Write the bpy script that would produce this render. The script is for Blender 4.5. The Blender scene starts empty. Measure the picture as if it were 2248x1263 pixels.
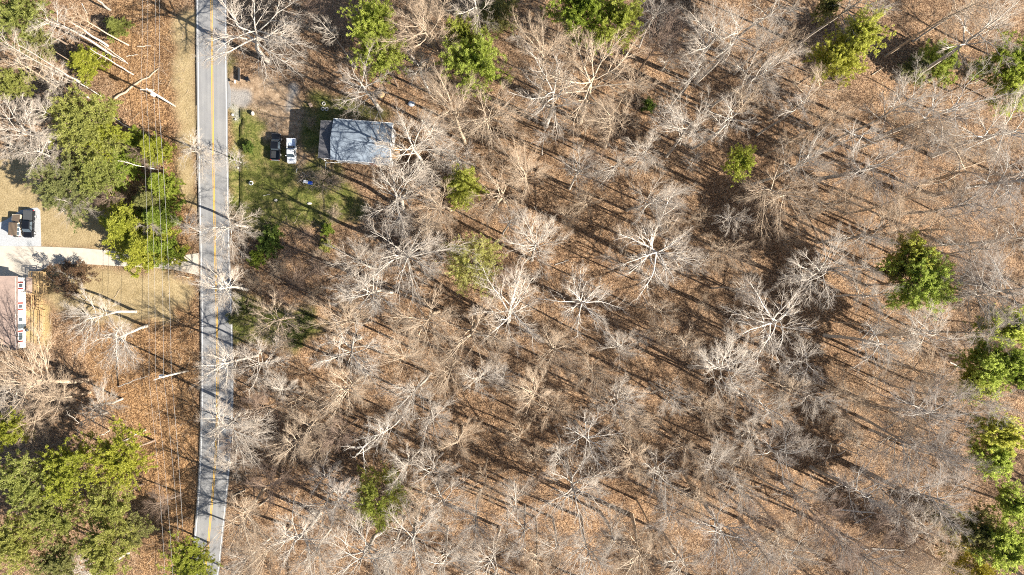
import bpy, math, random
import numpy as np
from mathutils import Vector, Matrix

# ------------------------------------------------------------------ camera, sky, sun, exposure
SC = bpy.context.scene
COL = SC.collection
H_CAM = 135.0            # metres above the ground
PPM = 10.8               # photograph pixels per metre on the ground
CX, CY = 1124.0, 631.5
SUN_EL = math.radians(31.0)
SUN_AZ = math.radians(-25.0)      # direction towards the sun, measured from +X (right) to +Y (up)

cam_d = bpy.data.cameras.new('camera')
cam = bpy.data.objects.new('camera', cam_d); COL.objects.link(cam)
cam.location = (0, 0, H_CAM); cam.rotation_euler = (0, 0, 0)
cam_d.sensor_fit = 'HORIZONTAL'; cam_d.sensor_width = 36.0
cam_d.lens = 36.0 * PPM * H_CAM / 2248.0
cam_d.clip_start = 1.0; cam_d.clip_end = 3000.0
SC.camera = cam

world = bpy.data.worlds.new('World'); SC.world = world; world.use_nodes = True
wn = world.node_tree
wn.nodes.clear()
w_out = wn.nodes.new('ShaderNodeOutputWorld'); w_bg = wn.nodes.new('ShaderNodeBackground')
w_sky = wn.nodes.new('ShaderNodeTexSky'); w_sky.sky_type = 'NISHITA'; w_sky.sun_disc = False
w_sky.sun_elevation = SUN_EL; w_sky.sun_rotation = math.pi / 2 - SUN_AZ
w_bg.inputs['Strength'].default_value = 0.05
wn.links.new(w_sky.outputs[0], w_bg.inputs[0]); wn.links.new(w_bg.outputs[0], w_out.inputs[0])

sun_d = bpy.data.lights.new('sun', 'SUN'); sun_d.energy = 5.0; sun_d.angle = math.radians(0.5)
sun_d.color = (1.0, 0.93, 0.82)
sun = bpy.data.objects.new('sun', sun_d); COL.objects.link(sun)
SUN_DIR = Vector((math.cos(SUN_AZ) * math.cos(SUN_EL), math.sin(SUN_AZ) * math.cos(SUN_EL), math.sin(SUN_EL)))
sun.rotation_euler = SUN_DIR.to_track_quat('Z', 'Y').to_euler(); sun.location = SUN_DIR * 200

SC.view_settings.view_transform = 'Standard'; SC.view_settings.look = 'None'
SC.view_settings.gamma = 1.0; SC.view_settings.exposure = 1.62
SC.view_settings.use_curve_mapping = False
SC.cycles.use_denoising = False
SC.cycles.max_bounces = 5; SC.cycles.diffuse_bounces = 3; SC.cycles.transparent_max_bounces = 4
SC.cycles.pixel_filter_type = 'BLACKMAN_HARRIS'; SC.cycles.filter_width = 1.05

def W(px, py, h=0.0):
    """world x, y of the point seen at photograph pixel (px, py) when it lies h metres above ground"""
    k = (H_CAM - h) / H_CAM / PPM
    return ((px - CX) * k, (CY - py) * k)

def PX(x, y, h=0.0):
    k = PPM * H_CAM / (H_CAM - h)
    return (CX + x * k, CY - y * k)

# ------------------------------------------------------------------ materials
MATS = {}
def new_mat(name):
    m = bpy.data.materials.new(name); m.use_nodes = True
    nt = m.node_tree; nt.nodes.clear()
    out = nt.nodes.new('ShaderNodeOutputMaterial'); b = nt.nodes.new('ShaderNodeBsdfPrincipled')
    nt.links.new(b.outputs[0], out.inputs[0]); MATS[name] = m
    return m, nt, b, out

def nd(nt, typ, **kw):
    n = nt.nodes.new(typ)
    for k, v in kw.items():
        if k.startswith('i_'):
            n.inputs[k[2:].replace('_', ' ')].default_value = v
        else:
            setattr(n, k, v)
    return n

def ramp(nt, src, stops, interp='LINEAR'):
    r = nt.nodes.new('ShaderNodeValToRGB'); r.color_ramp.interpolation = interp
    el = r.color_ramp.elements
    while len(el) < len(stops): el.new(0.5)
    for e, (p, c) in zip(el, stops):
        e.position = p; e.color = (*c, 1) if len(c) == 3 else c
    nt.links.new(src, r.inputs[0]); return r.outputs[0]

def mixc(nt, fac, a, b, mode='MIX'):
    m = nt.nodes.new('ShaderNodeMix'); m.data_type = 'RGBA'; m.blend_type = mode
    for sock, v in ((m.inputs[0], fac), (m.inputs[6], a), (m.inputs[7], b)):
        if isinstance(v, (int, float)): sock.default_value = v
        elif isinstance(v, tuple): sock.default_value = (*v, 1)
        else: nt.links.new(v, sock)
    return m.outputs[2]

def mathn(nt, op, a, b=0.0, clamp=False):
    m = nt.nodes.new('ShaderNodeMath'); m.operation = op; m.use_clamp = clamp
    for sock, v in ((m.inputs[0], a), (m.inputs[1], b)):
        if isinstance(v, (int, float)): sock.default_value = v
        else: nt.links.new(v, sock)
    return m.outputs[0]

def noise(nt, vec, scale, detail=3.0, rough=0.55):
    n = nt.nodes.new('ShaderNodeTexNoise'); n.inputs['Scale'].default_value = scale
    n.inputs['Detail'].default_value = detail; n.inputs['Roughness'].default_value = rough
    nt.links.new(vec, n.inputs['Vector']); return n.outputs['Fac']

def simple(name, col, rough=0.7, var=0.15, scale=3.0, metal=0.0, bump=0.0, spec=0.4, coat=0.0):
    m, nt, b, out = new_mat(name)
    tc = nt.nodes.new('ShaderNodeTexCoord')
    f = noise(nt, tc.outputs['Object'], scale, 4.0)
    lo = tuple(c * (1 - var) for c in col); hi = tuple(min(1, c * (1 + var)) for c in col)
    c = ramp(nt, f, [(0.3, lo), (0.7, hi)])
    nt.links.new(c, b.inputs['Base Color'])
    b.inputs['Roughness'].default_value = rough; b.inputs['Metallic'].default_value = metal
    b.inputs['Specular IOR Level'].default_value = spec; b.inputs['Coat Weight'].default_value = coat
    if bump:
        bp = nt.nodes.new('ShaderNodeBump'); bp.inputs['Strength'].default_value = bump; bp.inputs['Distance'].default_value = 0.02
        nt.links.new(f, bp.inputs['Height']); nt.links.new(bp.outputs[0], b.inputs['Normal'])
    return m

def bark(name, col, tipcol=None):
    m, nt, b, out = new_mat(name)
    tc = nt.nodes.new('ShaderNodeTexCoord'); oi = nt.nodes.new('ShaderNodeObjectInfo')
    f = noise(nt, tc.outputs['Object'], 2.5, 4.0, 0.65)
    c = ramp(nt, f, [(0.3, tuple(x * 0.72 for x in col)), (0.52, col), (0.72, tuple(min(1, x * 1.22) for x in col))])
    r = ramp(nt, oi.outputs['Random'], [(0.0, (0.80, 0.79, 0.79)), (0.5, (1.0, 0.97, 0.94)), (1.0, (1.12, 1.12, 1.12))])
    c = mixc(nt, 1.0, c, r, 'MULTIPLY')
    nt.links.new(c, b.inputs['Base Color']); b.inputs['Roughness'].default_value = 0.85
    b.inputs['Specular IOR Level'].default_value = 0.25
    return m

def foliage(name, col, col2, trans=0.35):
    m, nt, b, out = new_mat(name)
    g = nt.nodes.new('ShaderNodeNewGeometry'); oi = nt.nodes.new('ShaderNodeObjectInfo'); tc = nt.nodes.new('ShaderNodeTexCoord')
    f = noise(nt, tc.outputs['Object'], 0.7, 2.0)
    s = mathn(nt, 'ADD', mathn(nt, 'MULTIPLY', g.outputs['Random Per Island'], 0.5), mathn(nt, 'MULTIPLY', f, 0.6))
    c = ramp(nt, s, [(0.2, tuple(x * 0.72 for x in col)), (0.5, col), (0.85, col2)])
    r = ramp(nt, oi.outputs['Random'], [(0.0, (0.85, 0.9, 0.9)), (1.0, (1.1, 1.05, 1.0))])
    c = mixc(nt, 1.0, c, r, 'MULTIPLY')
    nt.links.new(c, b.inputs['Base Color']); b.inputs['Roughness'].default_value = 0.6
    b.inputs['Specular IOR Level'].default_value = 0.3
    t = nt.nodes.new('ShaderNodeBsdfTranslucent'); nt.links.new(c, t.inputs[0])
    mx = nt.nodes.new('ShaderNodeMixShader'); mx.inputs[0].default_value = trans
    nt.links.new(b.outputs[0], mx.inputs[1]); nt.links.new(t.outputs[0], mx.inputs[2]); nt.links.new(mx.outputs[0], out.inputs[0])
    return m

bark('bark_pale', (0.47, 0.43, 0.375)); bark('bark_grey', (0.38, 0.355, 0.32))
bark('bark_tan', (0.43, 0.35, 0.26)); bark('bark_brown', (0.24, 0.18, 0.135)); bark('bark_white', (0.56, 0.525, 0.475))
bark('twig_grey', (0.37, 0.315, 0.27)); bark('twig_tan', (0.42, 0.325, 0.235)); bark('twig_pale', (0.46, 0.40, 0.335)); bark('twig_brown', (0.25, 0.18, 0.14))
foliage('needle_lime', (0.32, 0.35, 0.045), (0.46, 0.46, 0.085), 0.5)
foliage('needle_green', (0.25, 0.32, 0.045), (0.37, 0.42, 0.075), 0.5)
foliage('needle_dark', (0.12, 0.18, 0.035), (0.22, 0.29, 0.05), 0.45)
foliage('needle_olive', (0.36, 0.37, 0.095), (0.48, 0.48, 0.15), 0.55)
foliage('needle_grey_green', (0.25, 0.255, 0.085), (0.35, 0.345, 0.135), 0.5)
foliage('needle_green_lit', (0.42, 0.49, 0.10), (0.55, 0.60, 0.16), 0.62)  # lightened copy of the green needles, with light put into the colour
foliage('needle_lime_lit', (0.47, 0.50, 0.10), (0.60, 0.60, 0.17), 0.60)  # lime needles lightened the same way
foliage('leaf_yellow_green', (0.58, 0.57, 0.20), (0.70, 0.67, 0.28), 0.6)
foliage('leaf_yellow', (0.32, 0.29, 0.03), (0.45, 0.40, 0.05))
foliage('leaf_rust', (0.085, 0.05, 0.028), (0.16, 0.10, 0.055), 0.2)
foliage('grass_blade', (0.09, 0.11, 0.025), (0.18, 0.18, 0.05))

# ------------------------------------------------------------------ mesh helpers
class MB:
    def __init__(s): s.v = []; s.f = []
    def add(s, vs, fs):
        o = len(s.v); s.v += [tuple(v) for v in vs]; s.f += [tuple(i + o for i in f) for f in fs]
    def box(s, c, size, rot=None):
        x, y, z = (d / 2 for d in size)
        vs = [Vector((a * x, b * y, d * z)) for d in (-1, 1) for b in (-1, 1) for a in (-1, 1)]
        if rot is not None: vs = [rot @ v for v in vs]
        vs = [v + Vector(c) for v in vs]
        s.add(vs, [(0, 2, 3, 1), (4, 5, 7, 6), (0, 1, 5, 4), (2, 6, 7, 3), (0, 4, 6, 2), (1, 3, 7, 5)])
    def bar(s, a, b, w, h):
        a, b = Vector(a), Vector(b); d = b - a
        q = d.to_track_quat('X', 'Z').to_matrix()
        s.box((a + b) / 2, (d.length, w, h), q)
    def prism(s, poly, z0, z1):
        n = len(poly)
        vs = [(p[0], p[1], z0 if len(p) < 3 else p[2] - (z1 - z0)) for p in poly] + [(p[0], p[1], z1 if len(p) < 3 else p[2]) for p in poly]
        s.add(vs, [tuple(reversed(range(n))), tuple(range(n, 2 * n))] + [(i, (i + 1) % n, n + (i + 1) % n, n + i) for i in range(n)])
    def tube(s, a, b, r0, r1=None, n=8, cap=True):
        r1 = r0 if r1 is None else r1
        a, b = Vector(a), Vector(b); t = (b - a).normalized()
        u = t.orthogonal().normalized(); w = t.cross(u)
        vs = [a + (u * math.cos(k * 2 * math.pi / n) + w * math.sin(k * 2 * math.pi / n)) * r0 for k in range(n)]
        vs += [b + (u * math.cos(k * 2 * math.pi / n) + w * math.sin(k * 2 * math.pi / n)) * r1 for k in range(n)]
        fs = [(k, (k + 1) % n, n + (k + 1) % n, n + k) for k in range(n)]
        if cap: fs += [tuple(reversed(range(n))), tuple(range(n, 2 * n))]
        s.add(vs, fs)
    def lathe(s, prof, c=(0, 0, 0), n=16):
        vs = []; fs = []
        for r, z in prof:
            vs += [(c[0] + r * math.cos(k * 2 * math.pi / n), c[1] + r * math.sin(k * 2 * math.pi / n), c[2] + z) for k in range(n)]
        for i in range(len(prof) - 1):
            fs += [(i * n + k, i * n + (k + 1) % n, (i + 1) * n + (k + 1) % n, (i + 1) * n + k) for k in range(n)]
        s.add(vs, fs)
    def loft(s, rings, cap=True):
        n = len(rings[0]); vs = [p for r in rings for p in r]; fs = []
        for i in range(len(rings) - 1):
            fs += [(i * n + k, i * n + (k + 1) % n, (i + 1) * n + (k + 1) % n, (i + 1) * n + k) for k in range(n)]
        if cap: fs += [tuple(reversed(range(n))), tuple(range(len(vs) - n, len(vs)))]
        s.add(vs, fs)
    def build(s, name, mat, parent=None, smooth=False, bevel=0.0, loc=None):
        me = bpy.data.meshes.new(name); me.from_pydata(s.v, [], s.f); me.validate(); me.update()
        o = bpy.data.objects.new(name, me); COL.objects.link(o)
        me.materials.append(MATS[mat] if isinstance(mat, str) else mat)
        if smooth:
            for p in me.polygons: p.use_smooth = True
        if bevel:
            b = o.modifiers.new('bevel', 'BEVEL'); b.width = bevel; b.segments = 2; b.limit_method = 'ANGLE'
        if parent is not None: o.parent = parent
        if loc is not None: o.location = loc
        return o

def np_mesh(name, verts, faces, mats, mat_idx=None, smooth=False):
    """verts (n,3); faces list of (m,k) int arrays"""
    me = bpy.data.meshes.new(name)
    me.vertices.add(len(verts)); me.vertices.foreach_set('co', np.ascontiguousarray(verts, np.float32).ravel())
    loops = np.concatenate([f.ravel() for f in faces]).astype(np.int32)
    sizes = np.concatenate([np.full(len(f), f.shape[1]) for f in faces])
    starts = np.concatenate([[0], np.cumsum(sizes)[:-1]]).astype(np.int32)
    me.loops.add(len(loops)); me.loops.foreach_set('vertex_index', loops)
    me.polygons.add(len(sizes)); me.polygons.foreach_set('loop_start', starts)
    for m in mats: me.materials.append(MATS[m] if isinstance(m, str) else m)
    if mat_idx is not None: me.polygons.foreach_set('material_index', mat_idx.astype(np.int32))
    me.polygons.foreach_set('use_smooth', np.full(len(sizes), bool(smooth)))
    me.update(calc_edges=True); return me

def link(name, data, parent=None, loc=None, rz=0.0, sc=None):
    o = bpy.data.objects.new(name, data); COL.objects.link(o)
    if parent is not None: o.parent = parent
    if loc is not None: o.location = loc
    o.rotation_euler = (0, 0, rz)
    if sc is not None: o.scale = sc
    return o

def tag(o, label=None, cat=None, group=None, kind=None):
    if label: o['label'] = label
    if cat: o['category'] = cat
    if group: o['group'] = group
    if kind: o['kind'] = kind
    return o

def thing(name, label, cat, loc=(0, 0, 0), rz=0.0, group=None):
    o = link(name, None, None, loc, rz); return tag(o, label, cat, group)

# ------------------------------------------------------------------ value noise and polygons (numpy)
def vnoise(x, y, cell, seed):
    r = np.random.default_rng(seed); g = r.random((256, 256))
    u = x / cell; v = y / cell
    i = np.floor(u).astype(int); j = np.floor(v).astype(int); fu = u - i; fv = v - j
    fu = fu * fu * (3 - 2 * fu); fv = fv * fv * (3 - 2 * fv)
    a = g[i % 256, j % 256]; b = g[(i + 1) % 256, j % 256]; c = g[i % 256, (j + 1) % 256]; d = g[(i + 1) % 256, (j + 1) % 256]
    return (a * (1 - fu) + b * fu) * (1 - fv) + (c * (1 - fu) + d * fu) * fv

def in_poly(x, y, poly):
    ins = np.zeros(x.shape, bool); n = len(poly)
    for k in range(n):
        x0, y0 = poly[k]; x1, y1 = poly[(k + 1) % n]
        if y0 == y1: continue
        c = ((y0 > y) != (y1 > y)) & (x < (x1 - x0) * (y - y0) / (y1 - y0) + x0)
        ins ^= c
    return ins

def interp_line(pts):
    a = sorted(pts, key=lambda p: p[0]); return [p[0] for p in a], [p[1] for p in a]

# road edges measured along the photograph's height: (py, px)
ROAD_L = [(-500, 425), (-160, 431), (0, 433), (180, 435), (330, 436.5), (500, 440), (640, 443), (780, 444.5), (900, 443.5), (1000, 441), (1090, 436), (1190, 428), (1263, 420), (1400, 400), (1800, 330)]
ROAD_R = [(-500, 487), (-160, 493), (0, 495.5), (150, 497), (330, 499), (560, 503.5), (680, 508), (800, 511), (900, 510.5), (1000, 506), (1090, 497.5), (1180, 488), (1263, 479), (1400, 459), (1800, 389)]
def road_x(py, side):
    a, b = interp_line(side); return np.interp(py, a, b)
DITCH = [(225, 527), (250, 526), (275, 531), (300, 529), (340, 530), (380, 528.5), (420, 529), (458, 528)]

# ------------------------------------------------------------------ ground
fx = np.arange(-118, 118.01, 0.45); fy = np.arange(-72, 72.01, 0.45)
far = np.array([124., 135, 155, 190, 250, 350, 600])
gx = np.concatenate([-far[::-1], fx, far]); gy = np.concatenate([-(far[::-1] - 46), fy, far - 46])
GX, GY = np.meshgrid(gx, gy, indexing='ij')

def px_of(x, y): return CX + x * PPM, CY - y * PPM
def height(x, y):
    px, py = px_of(x, y)
    x, y = np.asarray(x, float), np.asarray(y, float)
    z = np.zeros_like(x)
    rl = (road_x(py, ROAD_L) - px) / PPM; rr = (px - road_x(py, ROAD_R)) / PPM
    # shoulder drop left of the road
    z -= np.where(rl > 0.25, 0.30 * np.clip(1 - (rl - 2.5) / 8, 0, 1), 0) * np.clip((rl - 0.25) / 0.25, 0, 1)
    dr = np.where((np.abs(py - 580) < 30), 0, 1)       # the concrete drive meets the road level
    z = np.where((rl > 0), z * np.clip((np.abs(py - 581) - 20) / 25, 0, 1), z)
    # bank beside the ditch right of the road
    dl = np.interp(py, *interp_line(DITCH)) + (vnoise(y, y * 0, 1.3, 5) - 0.5) * 7
    span = np.clip((py - 232) / 8, 0, 1) * np.clip((460 - py) / 12, 0, 1)
    w = np.clip((px - road_x(py, ROAD_R)) / np.maximum(dl - road_x(py, ROAD_R), 1), 0, 1)
    z += np.where((px < dl) & (rr > 0), -0.62 * w ** 1.6 * span, 0)
    # under the road sheet
    z = np.where((rl < 0.25) & (rr < 0.12), -0.12, z)
    # gentle relief in the woods
    f = np.clip((px - 560) / 60, 0, 1) * (1 - np.clip((900 - px) / 60, 0, 1) * np.clip((500 - py) / 40, 0, 1))
    z += f * ((vnoise(x, y, 9, 11) - 0.5) * 0.5 + (vnoise(x, y, 3.1, 12) - 0.5) * 0.22)
    return z
def gz(x, y): return float(height(np.array([x]), np.array([y]))[0])

GZ = height(GX, GY)
jx = GX + (vnoise(GX, GY, 2.2, 1) - 0.5) * 2.6 + (vnoise(GX, GY, 0.8, 2) - 0.5) * 1.2
jy = GY + (vnoise(GX, GY, 2.2, 3) - 0.5) * 2.6 + (vnoise(GX, GY, 0.8, 4) - 0.5) * 1.2
JPX, JPY = px_of(jx, jy)
def zone(polys, blur=2):
    m = np.zeros(GX.shape)
    for p in polys: m = np.maximum(m, in_poly(JPX, JPY, p))
    for _ in range(blur):
        m[1:-1, :] = (m[:-2, :] + 2 * m[1:-1, :] + m[2:, :]) / 4
        m[:, 1:-1] = (m[:, :-2] + 2 * m[:, 1:-1] + m[:, 2:]) / 4
    return m
z_grass = zone([[(499, 225), (600, 235), (585, 300), (640, 360), (700, 330), (745, 380), (800, 455), (790, 490), (640, 485), (560, 520), (499, 470)],
                [(499, 110), (514, 110), (514, 190), (499, 195)],
                [(505, 640), (560, 660), (640, 690), (700, 680), (705, 720), (650, 765), (560, 740), (510, 760)],
                [(640, 235), (735, 240), (735, 345), (655, 320)], [(680, 205), (780, 215), (860, 240), (800, 262), (690, 240)]], 3)
z_dry = zone([[(385, 30), (431, 20), (432, 330), (415, 340), (395, 300), (380, 150)],
              [(-60, 335), (70, 335), (150, 400), (250, 480), (285, 552), (90, 545), (-60, 500)],
              [(100, 585), (300, 590), (415, 604), (425, 660), (360, 700), (290, 715), (190, 700), (105, 670)],
              [(390, 340), (425, 330), (432, 450), (400, 440)]], 3)
z_dirt = zone([[(500, 185), (520, 180), (600, 170), (655, 195), (670, 240), (655, 330), (640, 360), (620, 300), (590, 310), (570, 260), (520, 225), (500, 225)],
               [(645, 300), (668, 315), (662, 370), (650, 375)], [(650, 375), (690, 378), (690, 398), (655, 395)]], 2)
z_straw = zone([[(57, 679), (82, 679), (82, 756), (57, 756)], [(82, 680), (102, 680), (102, 756), (82, 756)]], 1)
z_orange = zone([[(250, 0), (385, 0), (380, 300), (420, 420), (432, 640), (438, 760), (436, 980), (420, 1180), (360, 1263), (310, 1263), (300, 950), (200, 850), (180, 700), (300, 690), (340, 600), (320, 300), (230, 160)]], 6)
z_gravel = zone([[(632, 188), (655, 192), (652, 210), (635, 250), (622, 248), (628, 220)], [(507, 200), (545, 202), (550, 228), (508, 232)],
                 [(504, 232), (520, 234), (522, 262), (504, 270)]], 1)

nx, ny = GX.shape
verts = np.stack([GX, GY, GZ], -1).reshape(-1, 3)
ii, jj = np.meshgrid(np.arange(nx - 1), np.arange(ny - 1), indexing='ij')
a = (ii * ny + jj).ravel()
quads = np.stack([a, a + ny, a + ny + 1, a + 1], -1)

m, nt, b, out = new_mat('leaf_litter_ground')
geo = nt.nodes.new('ShaderNodeNewGeometry'); P = geo.outputs['Position']
def attr(nm):
    n = nt.nodes.new('ShaderNodeAttribute'); n.attribute_name = nm; return n.outputs['Fac']
vor = nt.nodes.new('ShaderNodeTexVoronoi'); vor.inputs['Scale'].default_value = 6.0; nt.links.new(P, vor.inputs['Vector'])
sep = nt.nodes.new('ShaderNodeSeparateColor'); nt.links.new(vor.outputs['Color'], sep.inputs[0])
vor2 = nt.nodes.new('ShaderNodeTexVoronoi'); vor2.inputs['Scale'].default_value = 13.0; nt.links.new(P, vor2.inputs['Vector'])
sep2 = nt.nodes.new('ShaderNodeSeparateColor'); nt.links.new(vor2.outputs['Color'], sep2.inputs[0])
leafmix = mathn(nt, 'ADD', mathn(nt, 'MULTIPLY', sep.outputs[0], 0.55), mathn(nt, 'MULTIPLY', sep2.outputs[1], 0.45))
leaf = ramp(nt, leafmix, [(0.14, (0.030, 0.018, 0.011)), (0.34, (0.115, 0.067, 0.037)), (0.5, (0.215, 0.132, 0.074)), (0.68, (0.32, 0.206, 0.120)), (0.90, (0.50, 0.355, 0.225))])
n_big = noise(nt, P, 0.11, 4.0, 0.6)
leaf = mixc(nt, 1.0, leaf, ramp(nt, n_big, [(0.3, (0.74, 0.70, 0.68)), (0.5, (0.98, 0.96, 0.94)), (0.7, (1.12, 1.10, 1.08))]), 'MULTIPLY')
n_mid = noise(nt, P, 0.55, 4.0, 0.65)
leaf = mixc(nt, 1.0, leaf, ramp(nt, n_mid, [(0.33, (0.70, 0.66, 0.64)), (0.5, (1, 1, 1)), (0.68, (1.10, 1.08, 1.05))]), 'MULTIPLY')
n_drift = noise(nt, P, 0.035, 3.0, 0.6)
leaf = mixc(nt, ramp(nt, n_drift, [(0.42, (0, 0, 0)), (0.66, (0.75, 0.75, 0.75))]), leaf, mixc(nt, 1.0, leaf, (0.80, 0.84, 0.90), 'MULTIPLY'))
orange = mixc(nt, 1.0, leaf, (1.02, 0.95, 0.80), 'MULTIPLY')
col = mixc(nt, attr('orange'), leaf, orange)
# turf, dry lawn, bare soil, straw, gravel
n_f = noise(nt, P, 3.2, 4.0, 0.7); n_g = noise(nt, P, 0.45, 4.0, 0.6)
green = ramp(nt, n_f, [(0.25, (0.05, 0.065, 0.012)), (0.5, (0.125, 0.14, 0.03)), (0.75, (0.24, 0.225, 0.07))])
brownturf = ramp(nt, n_f, [(0.25, (0.12, 0.085, 0.04)), (0.5, (0.25, 0.185, 0.09)), (0.75, (0.36, 0.27, 0.15))])
green = mixc(nt, ramp(nt, n_g, [(0.47, (0, 0, 0)), (0.72, (0.85, 0.85, 0.85))]), green, brownturf)
green = mixc(nt, 1.0, green, ramp(nt, noise(nt, P, 0.9, 4.0, 0.7), [(0.35, (0.55, 0.58, 0.5)), (0.55, (1, 1, 1)), (0.7, (1.12, 1.1, 1.0))]), 'MULTIPLY')
col = mixc(nt, mathn(nt, 'MULTIPLY', attr('grass'), 0.96), col, green)
dry = ramp(nt, n_f, [(0.25, (0.19, 0.138, 0.068)), (0.5, (0.30, 0.23, 0.125)), (0.75, (0.39, 0.315, 0.185))])
dry = mixc(nt, 1.0, dry, ramp(nt, n_g, [(0.3, (0.80, 0.78, 0.72)), (0.6, (1.05, 1.05, 1.05))]), 'MULTIPLY')
col = mixc(nt, attr('dry'), col, dry)
dirt = ramp(nt, noise(nt, P, 1.1, 5.0, 0.65), [(0.3, (0.15, 0.10, 0.062)), (0.5, (0.27, 0.19, 0.122)), (0.7, (0.42, 0.32, 0.225))])
col = mixc(nt, attr('dirt'), col, dirt)
straw = ramp(nt, noise(nt, P, 6.0, 3.0), [(0.3, (0.27, 0.195, 0.085)), (0.7, (0.42, 0.325, 0.155))])
col = mixc(nt, attr('straw'), col, straw)
grav = ramp(nt, noise(nt, P, 5.0, 3.0), [(0.3, (0.17, 0.168, 0.165)), (0.7, (0.36, 0.345, 0.325))])
col = mixc(nt, mathn(nt, 'MULTIPLY', attr('gravel'), 0.85), col, grav)
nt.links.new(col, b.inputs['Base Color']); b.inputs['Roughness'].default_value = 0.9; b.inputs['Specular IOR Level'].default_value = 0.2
bp = nt.nodes.new('ShaderNodeBump'); bp.inputs['Strength'].default_value = 0.9; bp.inputs['Distance'].default_value = 0.10
hh = mathn(nt, 'ADD', mathn(nt, 'MULTIPLY', sep.outputs[1], 0.5), mathn(nt, 'MULTIPLY', n_f, 0.9))
nt.links.new(hh, bp.inputs['Height']); nt.links.new(bp.outputs[0], b.inputs['Normal'])

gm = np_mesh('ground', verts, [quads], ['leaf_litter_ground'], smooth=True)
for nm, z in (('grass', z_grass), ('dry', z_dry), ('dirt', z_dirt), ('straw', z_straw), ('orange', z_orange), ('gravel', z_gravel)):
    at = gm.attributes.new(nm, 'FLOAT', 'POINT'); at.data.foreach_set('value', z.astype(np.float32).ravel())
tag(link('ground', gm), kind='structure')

# ------------------------------------------------------------------ road
m, nt, b, out = new_mat('asphalt')
geo = nt.nodes.new('ShaderNodeNewGeometry')
mp = nt.nodes.new('ShaderNodeMapping'); mp.inputs['Scale'].default_value = (1.6, 0.05, 1); nt.links.new(geo.outputs['Position'], mp.inputs[0])
f1 = noise(nt, mp.outputs[0], 1.0, 3.0); f2 = noise(nt, geo.outputs['Position'], 9.0, 4.0, 0.7); f3 = noise(nt, geo.outputs['Position'], 0.35, 3.0)
c = ramp(nt, f1, [(0.3, (0.21, 0.21, 0.21)), (0.7, (0.255, 0.255, 0.252))])
c = mixc(nt, 1.0, c, ramp(nt, f2, [(0.3, (0.86, 0.86, 0.86)), (0.7, (1.1, 1.1, 1.1))]), 'MULTIPLY')
c = mixc(nt, 1.0, c, ramp(nt, f3, [(0.3, (0.88, 0.88, 0.9)), (0.7, (1.06, 1.05, 1.04))]), 'MULTIPLY')
nt.links.new(c, b.inputs['Base Color']); b.inputs['Roughness'].default_value = 0.85
def paint(name, c1, worn):
    m, nt, b, out = new_mat(name)
    geo = nt.nodes.new('ShaderNodeNewGeometry'); f = noise(nt, geo.outputs['Position'], 5.0, 4.0, 0.7)
    c = ramp(nt, f, [(0.32, worn), (0.45, c1)])
    nt.links.new(c, b.inputs['Base Color']); b.inputs['Roughness'].default_value = 0.7
paint('white_road_paint', (0.62, 0.62, 0.61), (0.40, 0.40, 0.39)); paint('yellow_road_paint', (0.62, 0.36, 0.05), (0.42, 0.28, 0.10))

PYS = np.concatenate([np.arange(-500, -20, 40), np.arange(-20, 1290, 12), np.arange(1300, 1801, 40)])
def strip(offa, offb, z, base):
    """sheet between two px offsets; base(py)->(left px, right px) -> edges in world"""
    l = np.array([W(base(py)[0] + offa, py) for py in PYS]); r = np.array([W(base(py)[1] + offb, py) for py in PYS])
    n = len(PYS)
    v = np.concatenate([np.c_[l, np.full(n, z)], np.c_[r, np.full(n, z)]])
    k = np.arange(n - 1); return v, np.stack([k + 1, k + n + 1, k + n, k], -1)
lr = lambda py: (road_x(py, ROAD_L), road_x(py, ROAD_R))
ll = lambda py: (road_x(py, ROAD_L),) * 2
rr_ = lambda py: (road_x(py, ROAD_R),) * 2
cc = lambda py: ((road_x(py, ROAD_L) + road_x(py, ROAD_R)) / 2,) * 2
v, q = strip(-3, 1.6, 0.02, lr); n = len(PYS)
v2 = v.copy(); v2[:, 2] = -0.4
k = np.arange(n - 1)
sides = np.concatenate([np.stack([k, k + 2 * n, k + 2 * n + 1, k + 1], -1), np.stack([k + n + 1, k + 3 * n + 1, k + 3 * n, k + n], -1)])
road = link('road', np_mesh('road', np.concatenate([v, v2]), [q, sides], ['asphalt'])); tag(road, kind='structure')
for nm, mt, base, a0, b0 in (('edge_line', 'white_road_paint', ll, -0.1, 1.5), ('edge_line', 'white_road_paint', rr_, -1.9, -0.4),
                             ('centre_line', 'yellow_road_paint', cc, -2.2, -0.65), ('centre_line', 'yellow_road_paint', cc, 0.65, 2.2)):
    v, q = strip(a0, b0, 0.026, base); link(nm, np_mesh(nm, v, [q], [mt]), road)

# ------------------------------------------------------------------ concrete drive, gravel pad
simple('concrete', (0.44, 0.395, 0.33), 0.85, 0.10, 0.9, bump=0.1)
simple('pad_gravel', (0.34, 0.35, 0.36), 0.9, 0.16, 5.0, bump=0.4)
drive = link('driveway', None); tag(drive, kind='structure')
UP = [(-120, 541), (0, 541), (90, 541.5), (180, 545), (250, 551), (300, 559), (345, 565), (380, 566), (400, 561), (436, 556)]
LO = [(-120, 640), (0, 640), (30, 640), (100, 588), (130, 581), (185, 580), (270, 585), (330, 588), (380, 592), (415, 600), (436, 604)]
cuts = [-120, -50, 0, 48, 96, 145, 213, 262, 311, 360, 400, 436]
for a0, b0 in zip(cuts[:-1], cuts[1:]):
    xs = np.linspace(a0 + 0.15, b0 - 0.15, 5)
    top = [W(x, np.interp(x, *interp_line(UP))) for x in xs]; bot = [W(x, np.interp(x, *interp_line(LO))) for x in xs]
    mb = MB(); mb.prism(list(reversed(top)) + bot, -0.12, 0.05); mb.build('concrete_slab', 'concrete', drive)
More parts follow.
